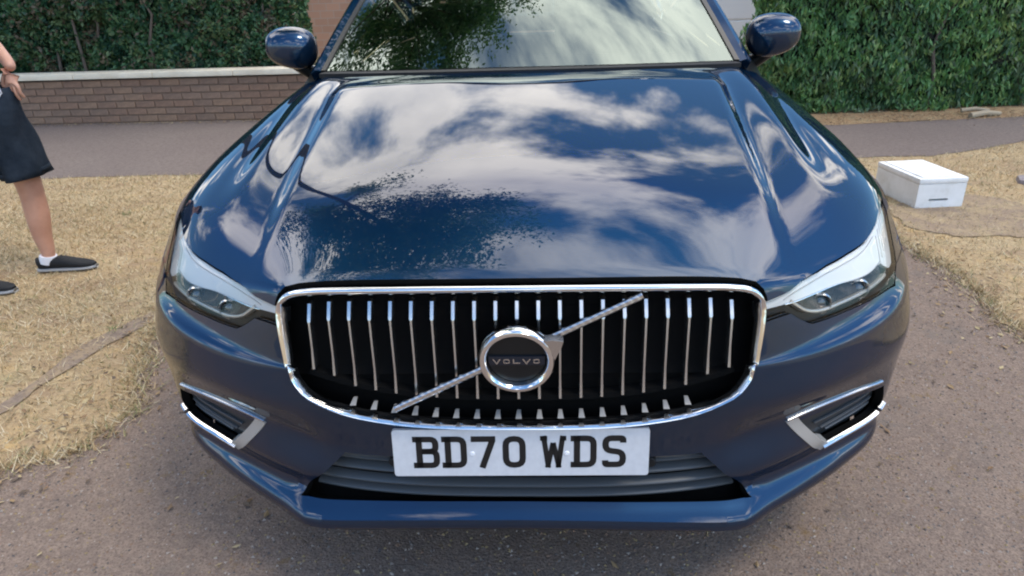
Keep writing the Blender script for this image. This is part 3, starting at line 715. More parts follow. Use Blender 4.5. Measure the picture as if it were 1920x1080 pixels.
# ------------------------------------------------------------------ ground
def noise2(x,y,seed,sc):
    r=np.random.default_rng(seed); tot=0; amp=1
    for o in range(4):
        g=r.random((64,64)); X=(x*sc*2**o)%63; Y=(y*sc*2**o)%63; i=X.astype(int); j=Y.astype(int); fx=X-i; fy=Y-j; fx=fx*fx*(3-2*fx); fy=fy*fy*(3-2*fy)
        tot=tot+amp*(g[i,j]*(1-fx)*(1-fy)+g[i+1,j]*fx*(1-fy)+g[i,j+1]*(1-fx)*fy+g[i+1,j+1]*fx*fy-.5); amp*=.5
    return tot
def sheet_mat(name, layers, bump, rough=.95):
    """layers: list of (noise scale, lo, hi, colour) blended one over the other"""
    m=bpy.data.materials.new(name); m.use_nodes=True; t=m.node_tree; b=t.nodes['Principled BSDF']; b.inputs['Roughness'].default_value=rough; b.inputs['Specular IOR Level'].default_value=.15
    tcn=nd(t,'ShaderNodeTexCoord'); prev=None
    for k,(sc,lo,hi,col) in enumerate(layers):
        if sc is None: c=nd(t,'ShaderNodeRGB'); c.outputs[0].default_value=(*col,1); prev=c.outputs[0]; continue
        mp=nd(t,'ShaderNodeMapping'); mp.inputs['Location'].default_value=(k*7.3,k*3.1,0); t.links.new(tcn.outputs['Object'],mp.inputs[0])
        nn=nd(t,'ShaderNodeTexNoise'); nn.inputs['Scale'].default_value=sc; nn.inputs['Detail'].default_value=7; nn.inputs['Roughness'].default_value=.68
        t.links.new(mp.outputs[0],nn.inputs['Vector']); r=ramp(t,[(lo,0),(hi,1)]); t.links.new(nn.outputs['Fac'],r.inputs[0])
        mxn=nd(t,'ShaderNodeMix',data_type='RGBA'); t.links.new(r.outputs[0],mxn.inputs['Factor']); t.links.new(prev,mxn.inputs['A']); mxn.inputs['B'].default_value=(*col,1); prev=mxn.outputs['Result']
    t.links.new(prev,b.inputs['Base Color'])
    nb=nd(t,'ShaderNodeTexNoise'); nb.inputs['Scale'].default_value=bump[0]; nb.inputs['Detail'].default_value=4; t.links.new(tcn.outputs['Object'],nb.inputs['Vector'])
    bp=nd(t,'ShaderNodeBump'); bp.inputs['Strength'].default_value=bump[1]; bp.inputs['Distance'].default_value=bump[2]; t.links.new(nb.outputs['Fac'],bp.inputs['Height']); t.links.new(bp.outputs[0],b.inputs['Normal'])
    return m
MG=sheet_mat('dry_lawn',[(None,0,0,(0.415,0.300,0.170)),(1.3,.40,.62,(0.456,0.359,0.216)),(3.5,.50,.66,(0.302,0.207,0.131)),(9,.52,.68,(0.476,0.327,0.153)),(2.2,.60,.74,(0.281,0.250,0.125)),(40,.45,.70,(0.250,0.173,0.102)),(120,.55,.72,(0.570,0.478,0.331))],(90,.6,.012))
MA=sheet_mat('weathered_tarmac',[(None,0,0,(0.226,0.167,0.134)),(1.1,.42,.62,(0.257,0.191,0.150)),(5,.48,.62,(0.189,0.142,0.116)),(60,.46,.60,(0.278,0.210,0.164)),(160,.48,.62,(0.137,0.103,0.086)),(240,.58,.68,(0.356,0.288,0.235)),(14,.60,.70,(0.210,0.140,0.075)),(2.1,.60,.68,(.17,.14,.12)),(.7,.56,.72,(.20,.165,.14))],(150,.9,.006))
MR=sheet_mat('road_tarmac',[(None,0,0,(0.165,0.129,0.114)),(.8,.40,.65,(0.194,0.157,0.136)),(30,.45,.60,(0.132,0.106,0.092)),(120,.5,.62,(0.227,0.184,0.163))],(120,.5,.004))
MV=sheet_mat('dry_verge',[(None,0,0,(.30,.20,.115)),(3,.45,.62,(.36,.27,.16)),(14,.5,.65,(.20,.13,.08)),(50,.5,.65,(.40,.24,.12))],(60,.8,.02))
def flat(name, pts, z, material, label):
    bm=bmesh.new(); vs=[bm.verts.new((x,y,z)) for x,y in pts]; f=bm.faces.new(vs)
    if f.normal.z<0: f.normal_flip()
    bm.normal_update()
    if bm.faces[:][0].normal.z<0: bmesh.ops.reverse_faces(bm,faces=bm.faces)
    bmesh.ops.triangulate(bm,faces=bm.faces)
    me=bpy.data.meshes.new(name); bm.to_mesh(me); bm.free(); me.materials.append(material); return structure(link(bpy.data.objects.new(name,me)),label)
flat('ground',[(-400,-400),(400,-400),(400,400),(-400,400)],0,MG,'dry straw-coloured lawn')
def ragged(pts, amp, seed, step=.03, closed=True):
    P=dense(np.array(pts,float),step,closed); n=len(P); T=np.roll(P,-1,0)-np.roll(P,1,0); T/=np.linalg.norm(T,axis=1,keepdims=True)+1e-9
    N=np.stack([T[:,1],-T[:,0]],1); h=noise2(P[:,0]+50,P[:,1]+50,seed,2.2)+.6*noise2(P[:,0]+50,P[:,1]+50,seed+1,9)
    return P+N*(h*amp)[:,None]
drive=[(-1.35,4.30),(-1.55,2.6),(-1.66,1.62),(-1.56,1.2),(-1.44,.84),(-1.46,.62),(-1.66,.50),(-2.3,.42),(-3.2,.30),(-3.4,-2.5),(-3,-7),(3.2,-7),(3.2,-2),(2.6,.2),(1.98,1.1),(1.93,1.5),(1.99,1.97),(1.95,2.4),(1.80,2.9),(1.7,3.6),(1.75,4.35)]
d=ragged(drive,.07,3)
flat('driveway',d,.008,MA,'coarse brown-grey tarmac driveway')
road=[(-30,4.6),(-8,4.25),(-3.99,4.21),(-2.85,4.25),(0,4.30),(2.59,4.38),(3.11,4.40),(4.1,4.82),(5.6,5.7),(9,8.2),(20,16),(18,19),(8,9.6),(5.6,6.55),(4.75,5.95),(2.94,5.72),(1.6,5.75),(1.0,6.3),(.5,6.72),(-2.0,6.74),(-5.75,6.74),(-30,6.9)]
flat('road',ragged(road,.045,9,.06),.004,MR,'grey-brown lane behind the car')
strip=[(-2.35,.25),(-1.93,.83),(-1.88,1.37),(-1.72,1.72),(-1.66,1.70),(-1.80,1.35),(-1.86,.84),(-2.25,.25)]
flat('path',ragged(strip,.03,14),.005,sheet_mat('bare_earth_line',[(None,0,0,(.24,.185,.145)),(8,.42,.6,(.31,.23,.15)),(60,.5,.65,(.18,.135,.11))],(80,.6,.006)),'narrow bare earth line in the lawn')
worn=[(2.15,2.75),(2.3,2.55),(2.75,2.45),(3.1,2.75),(2.95,3.2),(2.65,3.3),(2.2,3.05)]
flat('worn_patch',ragged(worn,.12,21),.005,sheet_mat('worn_soil',[(None,0,0,(.27,.20,.145)),(4,.42,.6,(.37,.28,.17)),(50,.5,.65,(.19,.145,.11))],(70,.8,.008)),'worn bare soil round the white box')
flat('verge',ragged([(1.0,6.3),(1.6,5.75),(2.94,5.72),(4.75,5.95),(5.6,6.55),(8,9.6),(12,14),(6,13),(.6,7.2)],.05,31,.06),.006,MV,'dry leaf litter under the hedge')

def blades(name, xy, h, w, mats, label, tilt=.5, z0=0., seed=1, parent=None):
    r=np.random.default_rng(seed); n=len(xy); a=r.uniform(0,2*PI,n); hh=h*r.uniform(.45,1.3,n); ww=w*r.uniform(.6,1.4,n); lx=r.normal(0,tilt,n)*hh; ly=r.normal(0,tilt,n)*hh
    bx,by=np.cos(a)*ww,np.sin(a)*ww; z=np.full(n,z0)
    V=np.stack([np.stack([xy[:,0]-bx,xy[:,1]-by,z],1),np.stack([xy[:,0]+bx,xy[:,1]+by,z],1),np.stack([xy[:,0]+lx,xy[:,1]+ly,z+hh],1)],1).reshape(-1,3)
    me=bpy.data.meshes.new(name); me.vertices.add(3*n); me.vertices.foreach_set('co',V.ravel()); me.loops.add(3*n); me.loops.foreach_set('vertex_index',np.arange(3*n)); me.polygons.add(n); me.polygons.foreach_set('loop_start',np.arange(0,3*n,3)); me.polygons.foreach_set('loop_total',np.full(n,3))
    for m_ in mats: me.materials.append(m_)
    me.polygons.foreach_set('material_index',r.integers(0,len(mats),n)); me.update()
    o=link(bpy.data.objects.new(name,me),parent); o['kind']='stuff'; o['label']=label; return o
gm=[mat('straw_a',(0.540,0.413,0.238),.9),mat('straw_b',(0.436,0.315,0.176),.9),mat('straw_c',(0.342,0.255,0.137),.9),mat('straw_d',(0.622,0.521,0.352),.9)]
gg=mat('straw_green',(.24,.23,.10),.9)
dpoly=d; rpoly=np.array(road); bpoly=np.array(worn)
pts=[]
r=np.random.default_rng(5)
cand=np.concatenate([np.stack([r.uniform(-4.6,-1.3,90000),r.uniform(.1,4.3,90000)],1),np.stack([r.uniform(1.6,5.2,52000),r.uniform(.9,4.9,52000)],1)])
ok=~inpoly(cand,dpoly)&~inpoly(cand,rpoly)&(~inpoly(cand,np.array(strip))|(r.random(len(cand))<.35))&((~inpoly(cand,bpoly))|(r.random(len(cand))<.5)); dn=noise2(cand[:,0]+20,cand[:,1]+20,77,1.3)
ok&=(dn+r.uniform(-.7,.7,len(cand)))>-.35
blades('dry_grass',cand[ok],.022,.0022,gm+gm+[gg],'short parched straw grass on both sides of the driveway',1.1,0,4)
# green weeds showing through in places
wd=cand[ok]; wn=noise2(wd[:,0]+31,wd[:,1]+11,99,2.4); wd=wd[wn>.62][:1800]
blades('weeds',wd,.020,.0045,[mat('weed_a',(.15,.19,.07),.8),mat('weed_b',(.22,.24,.10),.8)],'low green weeds scattered through the parched grass',1.3,0,14)
# straggling tufts along the driveway edge
e=d[(d[:,1]>.3)&(d[:,1]<3.2)&(abs(d[:,0])<3.2)]; idx=r.integers(0,len(e),9000); tu=e[idx]+r.normal(0,.035,(9000,2))
blades('edge_grass',tu,.028,.0025,gm+[gg],'ragged dry grass fringing the driveway edge',1.0,.006,6)
# grit and dead leaf scraps on the tarmac
def grit(name,xy,size,mats,label,z0,seed):
    r=np.random.default_rng(seed); n=len(xy); V=[];F=[]
    base=np.array([(1,0,0),(-.5,.87,0),(-.5,-.87,0),(0,0,.9)])
    s=size*r.uniform(.4,1.5,n); a=r.uniform(0,2*PI,n); ca,sa=np.cos(a),np.sin(a)
    B=np.repeat(base[None],n,0)*s[:,None,None]*r.uniform(.6,1.3,(n,4,1)); X=B[...,0]*ca[:,None]-B[...,1]*sa[:,None]+xy[:,0:1]; Y=B[...,0]*sa[:,None]+B[...,1]*ca[:,None]+xy[:,1:2]; Z=B[...,2]*.7+z0
    V=np.stack([X,Y,Z],2).reshape(-1,3); f=np.array([(0,1,3),(1,2,3),(2,0,3)]); F=(np.arange(n)[:,None,None]*4+f[None]).reshape(-1,3)
    me=bpy.data.meshes.new(name); me.from_pydata(V.tolist(),[],F.tolist())
    for m_ in mats: me.materials.append(m_)
    me.polygons.foreach_set('material_index',np.repeat(r.integers(0,len(mats),n),3)); o=link(bpy.data.objects.new(name,me)); o['kind']='stuff'; o['label']=label; return o
gx=np.stack([r.uniform(-2.6,2.4,42000),r.uniform(.0,3.0,42000)],1); gx=gx[inpoly(gx,dpoly)]
grit('grit',gx,.0042,[mat('grit_a',(.20,.17,.15),.9),mat('grit_b',(.10,.085,.08),.9),mat('grit_c',(.34,.29,.25),.9),mat('grit_d',(.24,.15,.10),.9),mat('grit_e',(.30,.22,.11),.9)],'loose grit and dead leaf scraps on the driveway',.008,3)

def litter(name,xy,size,mats,label,z0,seed):
    r=np.random.default_rng(seed); n=len(xy); a=r.uniform(0,2*PI,n); s=size*r.uniform(.4,1.5,n); c_,s_=np.cos(a)*s,np.sin(a)*s; t=r.uniform(.002,.010,(n,4))
    z=np.full(n,z0); V=np.stack([np.stack([xy[:,0]+c_,xy[:,1]+s_,z+t[:,0]],1),np.stack([xy[:,0]-s_*.45,xy[:,1]+c_*.45,z+t[:,1]],1),np.stack([xy[:,0]-c_,xy[:,1]-s_,z+t[:,2]],1),np.stack([xy[:,0]+s_*.45,xy[:,1]-c_*.45,z+t[:,3]],1)],1).reshape(-1,3)
    me=bpy.data.meshes.new(name); me.from_pydata(V.tolist(),[],np.arange(4*n).reshape(-1,4).tolist())
    for m_ in mats: me.materials.append(m_)
    me.polygons.foreach_set('material_index',r.integers(0,len(mats),n)); o=link(bpy.data.objects.new(name,me)); o['kind']='stuff'; o['label']=label; return o
lx=np.concatenate([e[r.integers(0,len(e),1500)]+r.normal(0,.10,(1500,2)),np.stack([r.uniform(-2.6,2.4,500),r.uniform(0,3,500)],1),np.stack([r.uniform(2.4,5.4,1500),r.normal(6.0,.16,1500)],1),np.stack([r.uniform(-6.5,-2.2,700),6.68-np.abs(r.normal(0,.07,700))],1)])
litter('leaf_litter',lx,.011,[mat('dead_leaf_a',(.30,.20,.10),.8),mat('dead_leaf_b',(.20,.12,.06),.8),mat('dead_leaf_c',(.42,.33,.18),.8),mat('dead_leaf_d',(.11,.075,.05),.8)],'small dead leaves blown along the driveway edges and verge',.009,8)

# ------------------------------------------------------------------ garden wall, brick by brick
WX0,WX1,WY=-8.0,-2.36,6.76
wall=thing('garden_wall','low weathered brown brick wall with a cream coping, left of the car','wall',(0,0,0))
bm=bmesh.new(); add_box(bm,((WX0+WX1)/2,WY+.11,.235),(WX1-WX0-.01,.196,.49)); bm_obj('mortar_core',bm,mat('mortar',(.20,.135,.097),.95,bump=(60,.5,.01)),wall,smooth=False)
bmats=[mat('brick_%d'%i,c,.9,noise=(14,[(.3,tuple(x*.72 for x in c)),(.7,tuple(x*1.22 for x in c))],5),bump=(70,.5,.006)) for i,c in enumerate([(.25,.150,.100),(.23,.140,.095),(.265,.165,.108),(.22,.142,.10),(.245,.158,.11)])]
bmesh_cache=[]
for m_ in bmats:
    bm=bmesh.new(); add_box(bm,(0,0,0),(.215,.012,.065)); bmesh.ops.bevel(bm,geom=bm.edges[:],offset=.003,segments=1,affect='EDGES'); me=bpy.data.meshes.new('brick'); bm.to_mesh(me); bm.free(); me.materials.append(m_); bmesh_cache.append(me)
for row in range(6):
    x=WX0+.11+(.1125 if row%2 else 0)
    while x<WX1-.10:
        o=bpy.data.objects.new('brick',random.choice(bmesh_cache)); link(o,wall); o.location=(x,WY+.006-.003*random.random(),.045+row*.079); o.rotation_euler=(0,random.uniform(-.006,.006),0); x+=.226
cm=mat('cream_coping',(.76,.66,.50),.75,noise=(5,[(.3,(.68,.58,.43)),(.7,(.82,.73,.57))],5),bump=(50,.3,.004))
x=WX0
while x<WX1+.0:
    bm=bmesh.new(); Lc=min(.92,WX1+.05-x); add_box(bm,(x+Lc/2,WY+.10,.528),(Lc-.004,.28,.062)); bm_obj('coping_stone',bm,cm,wall,bevel=.008); x+=.92

# ------------------------------------------------------------------ house far behind, brick pier and white door
house=thing('brick_house','orange-brown brick house glimpsed beside the windscreen behind the hedge','house',(0,0,0))
def brickmat(name,c1,c2,mort,sc):
    m=bpy.data.materials.new(name); m.use_nodes=True; t=m.node_tree; b=t.nodes['Principled BSDF']; b.inputs['Roughness'].default_value=.9
    tcn=nd(t,'ShaderNodeTexCoord'); mp=nd(t,'ShaderNodeMapping'); mp.inputs['Rotation'].default_value=(PI/2,0,0); t.links.new(tcn.outputs['Object'],mp.inputs[0])
    br=nd(t,'ShaderNodeTexBrick'); br.inputs['Scale'].default_value=sc; br.inputs['Color1'].default_value=(*c1,1); br.inputs['Color2'].default_value=(*c2,1); br.inputs['Mortar'].default_value=(*mort,1); br.inputs['Mortar Size'].default_value=.012
    t.links.new(mp.outputs[0],br.inputs['Vector']); t.links.new(br.outputs[0],b.inputs['Base Color']); return m
HB=brickmat('house_brick',(.52,.30,.20),(.44,.255,.17),(.44,.34,.27),2.2)
def boxo(name,c,s,m_,parent,bevel=0,smooth=False):
    bm=bmesh.new(); add_box(bm,c,s); return bm_obj(name,bm,m_,parent,smooth=smooth,bevel=bevel)
WHT=mat('white_gloss_paint',(.80,.79,.76),.4)
boxo('front_wall',(0,14.0,1.2),(11.0,5.9,2.4),HB,house)
boxo('downpipe',(-3.99,10.98,1.2),(.09,.09,2.4),WHT,house,.01)
dg=boxo('garage_door',(3.40,11.02,1.05),(1.5,.06,2.1),WHT,house,.01)
for i in range(6): boxo('door_panel',(3.40,10.985,.18+i*.345),(1.40,.02,.31),WHT,dg,.004)
for (x,z) in ((-.4,1.4),(1.6,1.4)):
    wf=boxo('window',(x,11.03,z),(1.3,.08,1.1),WHT,house,.005)
    for q in (-.32,.32): boxo('pane',(x+q,10.985,z),(.56,.012,.96),M['sideglass'],wf)
rt=mat('roof_tile_brown',(.16,.09,.065),.85,noise=(20,[(.3,(.11,.065,.05)),(.7,(.21,.12,.085))],4),bump=(30,.6,.02))
mesh_obj('roof',[(-5.8,10.7,2.35),(5.8,10.7,2.35),(5.8,17.3,2.35),(-5.8,17.3,2.35),(-5.6,14,3.5),(5.6,14,3.5)],[(0,1,5,4),(2,3,4,5),(1,2,5),(3,0,4),(3,2,1,0)],rt,house,smooth=False)

# ------------------------------------------------------------------ hedges and trees
def leafmat(name,c,tr=.25):
    m=bpy.data.materials.new(name); m.use_nodes=True; t=m.node_tree; b=t.nodes['Principled BSDF']; b.inputs['Base Color'].default_value=(*c,1); b.inputs['Roughness'].default_value=.5; b.inputs['Specular IOR Level'].default_value=.4
    tl=nd(t,'ShaderNodeBsdfTranslucent'); tl.inputs[0].default_value=(c[0]*1.3,c[1]*1.4,c[2]*.8,1); mxs=nd(t,'ShaderNodeMixShader'); mxs.inputs[0].default_value=tr; o=t.nodes['Material Output']
    t.links.new(b.outputs[0],mxs.inputs[1]); t.links.new(tl.outputs[0],mxs.inputs[2]); t.links.new(mxs.outputs[0],o.inputs[0]); return m
def leaves(name, P, D, size, aspect, mats, parent, seed, kind='stuff', wts=None):
    """quads centred on P, long axis along D"""
    r=np.random.default_rng(seed); n=len(P); D=D/np.linalg.norm(D,axis=1,keepdims=True); R_=r.normal(size=(n,3)); B=np.cross(D,R_); B/=np.linalg.norm(B,axis=1,keepdims=True)+1e-9
    s=size*r.uniform(.55,1.35,n)[:,None]; w=s*aspect
    V=np.stack([P-D*s,P+B*w,P+D*s,P-B*w],1).reshape(-1,3)
    me=bpy.data.meshes.new(name); me.vertices.add(4*n); me.vertices.foreach_set('co',V.astype(np.float32).ravel()); me.loops.add(4*n); me.loops.foreach_set('vertex_index',np.arange(4*n)); me.polygons.add(n); me.polygons.foreach_set('loop_start',np.arange(0,4*n,4)); me.polygons.foreach_set('loop_total',np.full(n,4))
    for m_ in mats: me.materials.append(m_)
    # clumps of like colour
    cl=(np.floor(P[:,0]*5+np.sin(P[:,2]*7))*73+np.floor(P[:,2]*4+np.sin(P[:,0]*6))*151+np.floor(P[:,1]*4)*31).astype(int); base=(np.abs(np.sin(cl*12.9898)*43758.5)%1*len(mats)).astype(int)
    mi=np.where(r.random(n)<.5,base,r.integers(0,len(mats),n)); me.polygons.foreach_set('material_index',mi); me.update()
    o=link(bpy.data.objects.new(name,me),parent)
    if kind: o['kind']=kind
    return o
DG=[leafmat('hedge_dark_%d'%i,c) for i,c in enumerate([(0.033,0.096,0.044),(0.047,0.120,0.055),(0.072,0.156,0.066),(0.023,0.066,0.037),(0.117,0.180,0.077),(0.169,0.132,0.088)])]
MGn=[leafmat('hedge_mid_%d'%i,c) for i,c in enumerate([(0.085,0.196,0.076),(0.119,0.256,0.089),(0.169,0.300,0.103),(0.059,0.127,0.062),(0.236,0.330,0.117),(0.144,0.210,0.117)])]
bark=mat('hedge_stem_bark',(.11,.085,.065),.9,bump=(40,.6,.01))
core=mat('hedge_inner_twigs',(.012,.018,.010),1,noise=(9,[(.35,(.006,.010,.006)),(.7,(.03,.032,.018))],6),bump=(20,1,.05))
r=np.random.default_rng(11)
def hedge(name,label,path,h,depth,n,mats,droop,size,asp,stems,seed,zmin=.0):
    """path: list of (x,y) along its front face"""
    t_=thing(name,label,'hedge',(path[0][0],path[0][1],0)); ox,oy=path[0]
    r=np.random.default_rng(seed); P=np.array(path,float); L_=np.linalg.norm(np.diff(P,axis=0),axis=1); cs=np.concatenate([[0],np.cumsum(L_)])
    def at(s): x=np.interp(s,cs,P[:,0]); y=np.interp(s,cs,P[:,1]); e=.05; dx_=np.interp(s+e,cs,P[:,0])-np.interp(s-e,cs,P[:,0]); dy_=np.interp(s+e,cs,P[:,1])-np.interp(s-e,cs,P[:,1]); l=np.hypot(dx_,dy_)+1e-9; return x,y,-dy_/l,dx_/l
    s=r.uniform(0,cs[-1],n); z=zmin+(h-zmin)*r.random(n)**1.35; x,y,nx,ny=at(s)
    bul=.26*noise2(s+3,z+9,seed,1.1)+.20*noise2(s+3,z+9,seed+3,3.8)+.06*noise2(s+3,z+9,seed+7,11)
    top=h+.25*noise2(s,s*0+5,seed+5,1.2); z=np.minimum(z,top)
    dd=np.abs(r.normal(0,.07,n))-bul+.10*(z/h)**2
    dd=np.where(r.random(n)<.12,r.uniform(0,depth,n),dd); 
    bottom=(z<.25)&(r.random(n)<.45); dd=np.where(bottom,dd+.15,dd)
    X=np.stack([x+nx*dd-ox,y+ny*dd-oy,z],1); D=r.normal(size=(n,3))*.7; D[:,2]-=droop; leaves('foliage',X,D,size,asp,mats,t_,seed+1)
    # inner mass
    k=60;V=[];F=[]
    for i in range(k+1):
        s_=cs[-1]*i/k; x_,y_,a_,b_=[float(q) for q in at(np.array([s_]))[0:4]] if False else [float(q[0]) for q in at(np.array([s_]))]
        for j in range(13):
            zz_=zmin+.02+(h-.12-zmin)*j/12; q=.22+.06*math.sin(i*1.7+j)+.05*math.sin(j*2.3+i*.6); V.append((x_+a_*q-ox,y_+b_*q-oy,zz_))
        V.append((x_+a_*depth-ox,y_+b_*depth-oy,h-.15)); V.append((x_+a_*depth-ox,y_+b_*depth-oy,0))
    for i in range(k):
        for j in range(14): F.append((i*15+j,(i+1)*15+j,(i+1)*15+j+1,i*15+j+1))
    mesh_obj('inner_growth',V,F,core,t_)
    for q in range(stems):
        s_=np.array([cs[-1]*(q+.5+r.uniform(-.3,.3))/stems]); x_,y_,a_,b_=[float(w[0]) for w in at(s_)]; dq=r.uniform(.02,.18)
        pth=[(x_+a_*dq-ox+r.normal(0,.03)+.1*t2*r.normal(0,1),y_+b_*dq-oy+.05*t2,zmin*.8+t2*1.5) for t2 in np.linspace(0,1,6)]
        V,F=tube(pth,[.022,.020,.018,.014,.010,.006],7); mesh_obj('stem',V,F,bark,t_)
    return t_
hedge('dark_hedge','dense dark green hedge growing behind the cream-topped brick wall',[(-10,7.10),(-2.95,7.10),(-2.80,7.7)],2.3,1.0,120000,DG,.3,.030,.5,26,21,.30)
hedge('conifer_hedge','tall drooping mid-green conifer hedge on the right beside the lane',[(2.9,8.3),(2.36,6.85),(2.75,6.36),(3.6,6.28),(5.1,6.42),(7.2,8.3),(11,12)],2.8,1.2,150000,MGn,1.5,.036,.32,9,41,.03)
# overhanging tree to the left, seen only in the paintwork
def tree(name,label,loc,h,crown,nl,seed,mats,lean=(0,0)):
    t_=thing(name,label,'tree',loc); r=np.random.default_rng(seed); parts=[]
    tp=[(lean[0]*k*k,lean[1]*k*k,h*.62*k) for k in np.linspace(0,1,8)]; V,F=tube(tp,list(np.linspace(.15,.05,8)),12); mesh_obj('trunk',V,F,bark,t_)
    tips=[];limbs=[]
    for q in range(26):
        k=r.uniform(.72,1); b=np.array([lean[0]*k*k,lean[1]*k*k,h*.62*k]); a=r.uniform(0,2*PI); el=r.uniform(.0,1.1); ln=r.uniform(.55,1)*crown
        dv=np.array([math.cos(a)*math.cos(el),math.sin(a)*math.cos(el),math.sin(el)]); pth=[b+dv*ln*s+np.array([0,0,-.10*ln*s*s]) for s in np.linspace(0,1,6)]
        limbs.append(tube([tuple(p) for p in pth],list(np.linspace(.035,.008,6)),6)); 
        for p in pth[2:]:
            for w in range(4): tips.append(p+r.normal(0,.33,3))
    V,F=merge(limbs); mesh_obj('limbs',V,F,bark,t_)
    tips=np.array(tips); c=tips[r.integers(0,len(tips),nl)]+r.normal(0,.22,(nl,3)); leaves('crown',c,r.normal(size=(nl,3))+[0,0,-.3],.06,.5,mats,t_,seed+1)
    return t_
TL=[leafmat('tree_leaf_%d'%i,c,.4) for i,c in enumerate([(.10,.20,.10),(.14,.26,.13),(.07,.15,.08),(.19,.30,.16)])]
tree('overhanging_tree','tall leafy tree behind the brick wall hedge, mirrored in the bonnet and windscreen',(-5.6,8.7,0),16.5,3.6,40000,51,TL,(3.3,-4.1))


# ------------------------------------------------------------------ white box, stone slab, log
box=thing('white_box','white polystyrene box with a slot in its end, standing on worn grass','box',(0,0,0))
A=Vector((2.33,3.04,0)); B=Vector((2.665,3.075,0)); D=Vector((2.385,3.60,0)); ux=(B-A); uy=(D-A); uy=Vector((.02,.52,0))
SB=mat('polystyrene_white',(.83,.83,.83),.7,noise=(7,[(.30,(.66,.645,.61)),(.48,(.80,.80,.79)),(.7,(.86,.86,.86))],6),bump=(220,.3,.002))
H=.185
rotz=math.atan2(ux.y,ux.x); wq=.30; dq=.46
box.location=A; box.rotation_euler=(0,0,rotz)
bm=bmesh.new()
# body with a real slot cut in the front: assembled as a frame round the opening
x0,x1,z0,z1=.08,.20,.046,.060
def fb(a,b,c,d,e,f): add_box(bm,((a+b)/2,(c+d)/2,(e+f)/2),(b-a,d-c,f-e))
fb(0,wq,0,.02,0,z0); fb(0,wq,0,.02,z1,H-.03); fb(0,x0,0,.02,z0,z1); fb(x1,wq,0,.02,z0,z1)
fb(0,.02,.02,dq,0,H-.03); fb(wq-.02,wq,.02,dq,0,H-.03); fb(.02,wq-.02,dq-.02,dq,0,H-.03); fb(.02,wq-.02,.02,dq-.02,0,.02)
bm_obj('box_body',bm,SB,box,smooth=False)
bm=bmesh.new(); add_box(bm,(wq/2,dq/2,H-.013),(wq+.008,dq+.008,.034)); bm_obj('lid',bm,SB,box,bevel=.010)
bm=bmesh.new(); add_box(bm,(wq/2,dq/2,H+.006),(wq-.05,dq-.05,.008)); bm_obj('lid_panel',bm,SB,box,bevel=.003)
bm=bmesh.new(); add_box(bm,(.14,.030,.055),(.14,.01,.03)); bm_obj('slot_shadow_board',bm,mat('slot_grey',(.30,.31,.31),.9),box,smooth=False)
slab=thing('stone_slab','small grey stone slab half sunk in the dry grass at far right','slab',(3.52,3.55,0))
bm=bmesh.new(); vs=[(-.26,.02),(-.20,.14),(-.02,.20),(.22,.17),(.30,.0),(.2,-.14),(-.05,-.18),(-.2,-.10)]
t_=[bm.verts.new((x*.94,y*.94,.026)) for x,y in vs]; b_=[bm.verts.new((x,y,-.02)) for x,y in vs]; bm.faces.new(t_[::-1])
for i in range(8): bm.faces.new((t_[i],t_[(i+1)%8],b_[(i+1)%8],b_[i]))
bm_obj('slab_stone',bm,mat('slab_grey',(.24,.20,.20),.9,noise=(16,[(.3,(.16,.13,.13)),(.7,(.30,.26,.26))],5),bump=(40,.6,.01)),slab,bevel=.006)
lg=[]
for q,(x,y,a,l,r0) in enumerate(((4.40,5.95,.25,.34,.03),(4.36,6.06,-.1,.26,.022),(4.52,6.02,.7,.22,.018))):
    V,F=tube([(x-math.cos(a)*l/2,y-math.sin(a)*l/2,r0*.9+.03*(q==1)),(x,y,r0+.015+.03*(q==1)),(x+math.cos(a)*l/2,y+math.sin(a)*l/2,r0*.9+.03*(q==1))],[r0,r0*.9,r0*.7],9)
    o=mesh_obj('cut_branch',V,F,mat('cut_branch_%d'%q,(.36,.29,.20),.9,bump=(50,.5,.006)),None)
    o['label']=['thickest cut branch lying at the foot of the conifer hedge','middle cut branch resting across the thicker one by the hedge','short thin cut branch angled beside the other two by the hedge'][q]; o['category']='branch'; o['group']='cut branches by the conifer hedge'

# ------------------------------------------------------------------ the man at the left edge
man=thing('person','person in dark shorts and black trainers standing at the left edge, hand at belt','person',(0,0,0))
def skinned(name, verts, edges, radii, mat_, parent, sub=2, root=0):
    me=bpy.data.meshes.new(name); me.from_pydata(verts,edges,[]); o=bpy.data.objects.new(name,me); C.objects.link(o)
    sk=o.modifiers.new('s','SKIN'); sk.use_smooth_shade=True
    for i,rr in enumerate(radii): me.skin_vertices[0].data[i].radius=(rr if hasattr(rr,'__len__') else (rr,rr)); me.skin_vertices[0].data[i].use_root=(i==root)
    sb=o.modifiers.new('b','SUBSURF'); sb.levels=sub; sb.render_levels=sub
    dg=bpy.context.evaluated_depsgraph_get(); dg.update(); m2=bpy.data.meshes.new_from_object(o.evaluated_get(dg)); m2.name=name
    bpy.data.objects.remove(o); m2.materials.clear(); m2.materials.append(mat_); m2.polygons.foreach_set('use_smooth',[True]*len(m2.polygons))
    return link(bpy.data.objects.new(name,m2),parent)
SK=mat('tanned_skin',(.55,.29,.20),.5,noise=(7,[(.3,(.48,.24,.16)),(.7,(.60,.33,.23))],4)); SK.node_tree.nodes['Principled BSDF'].inputs['Subsurface Weight'].default_value=.12; SK.node_tree.nodes['Principled BSDF'].inputs['Subsurface Radius'].default_value=(.02,.008,.004)
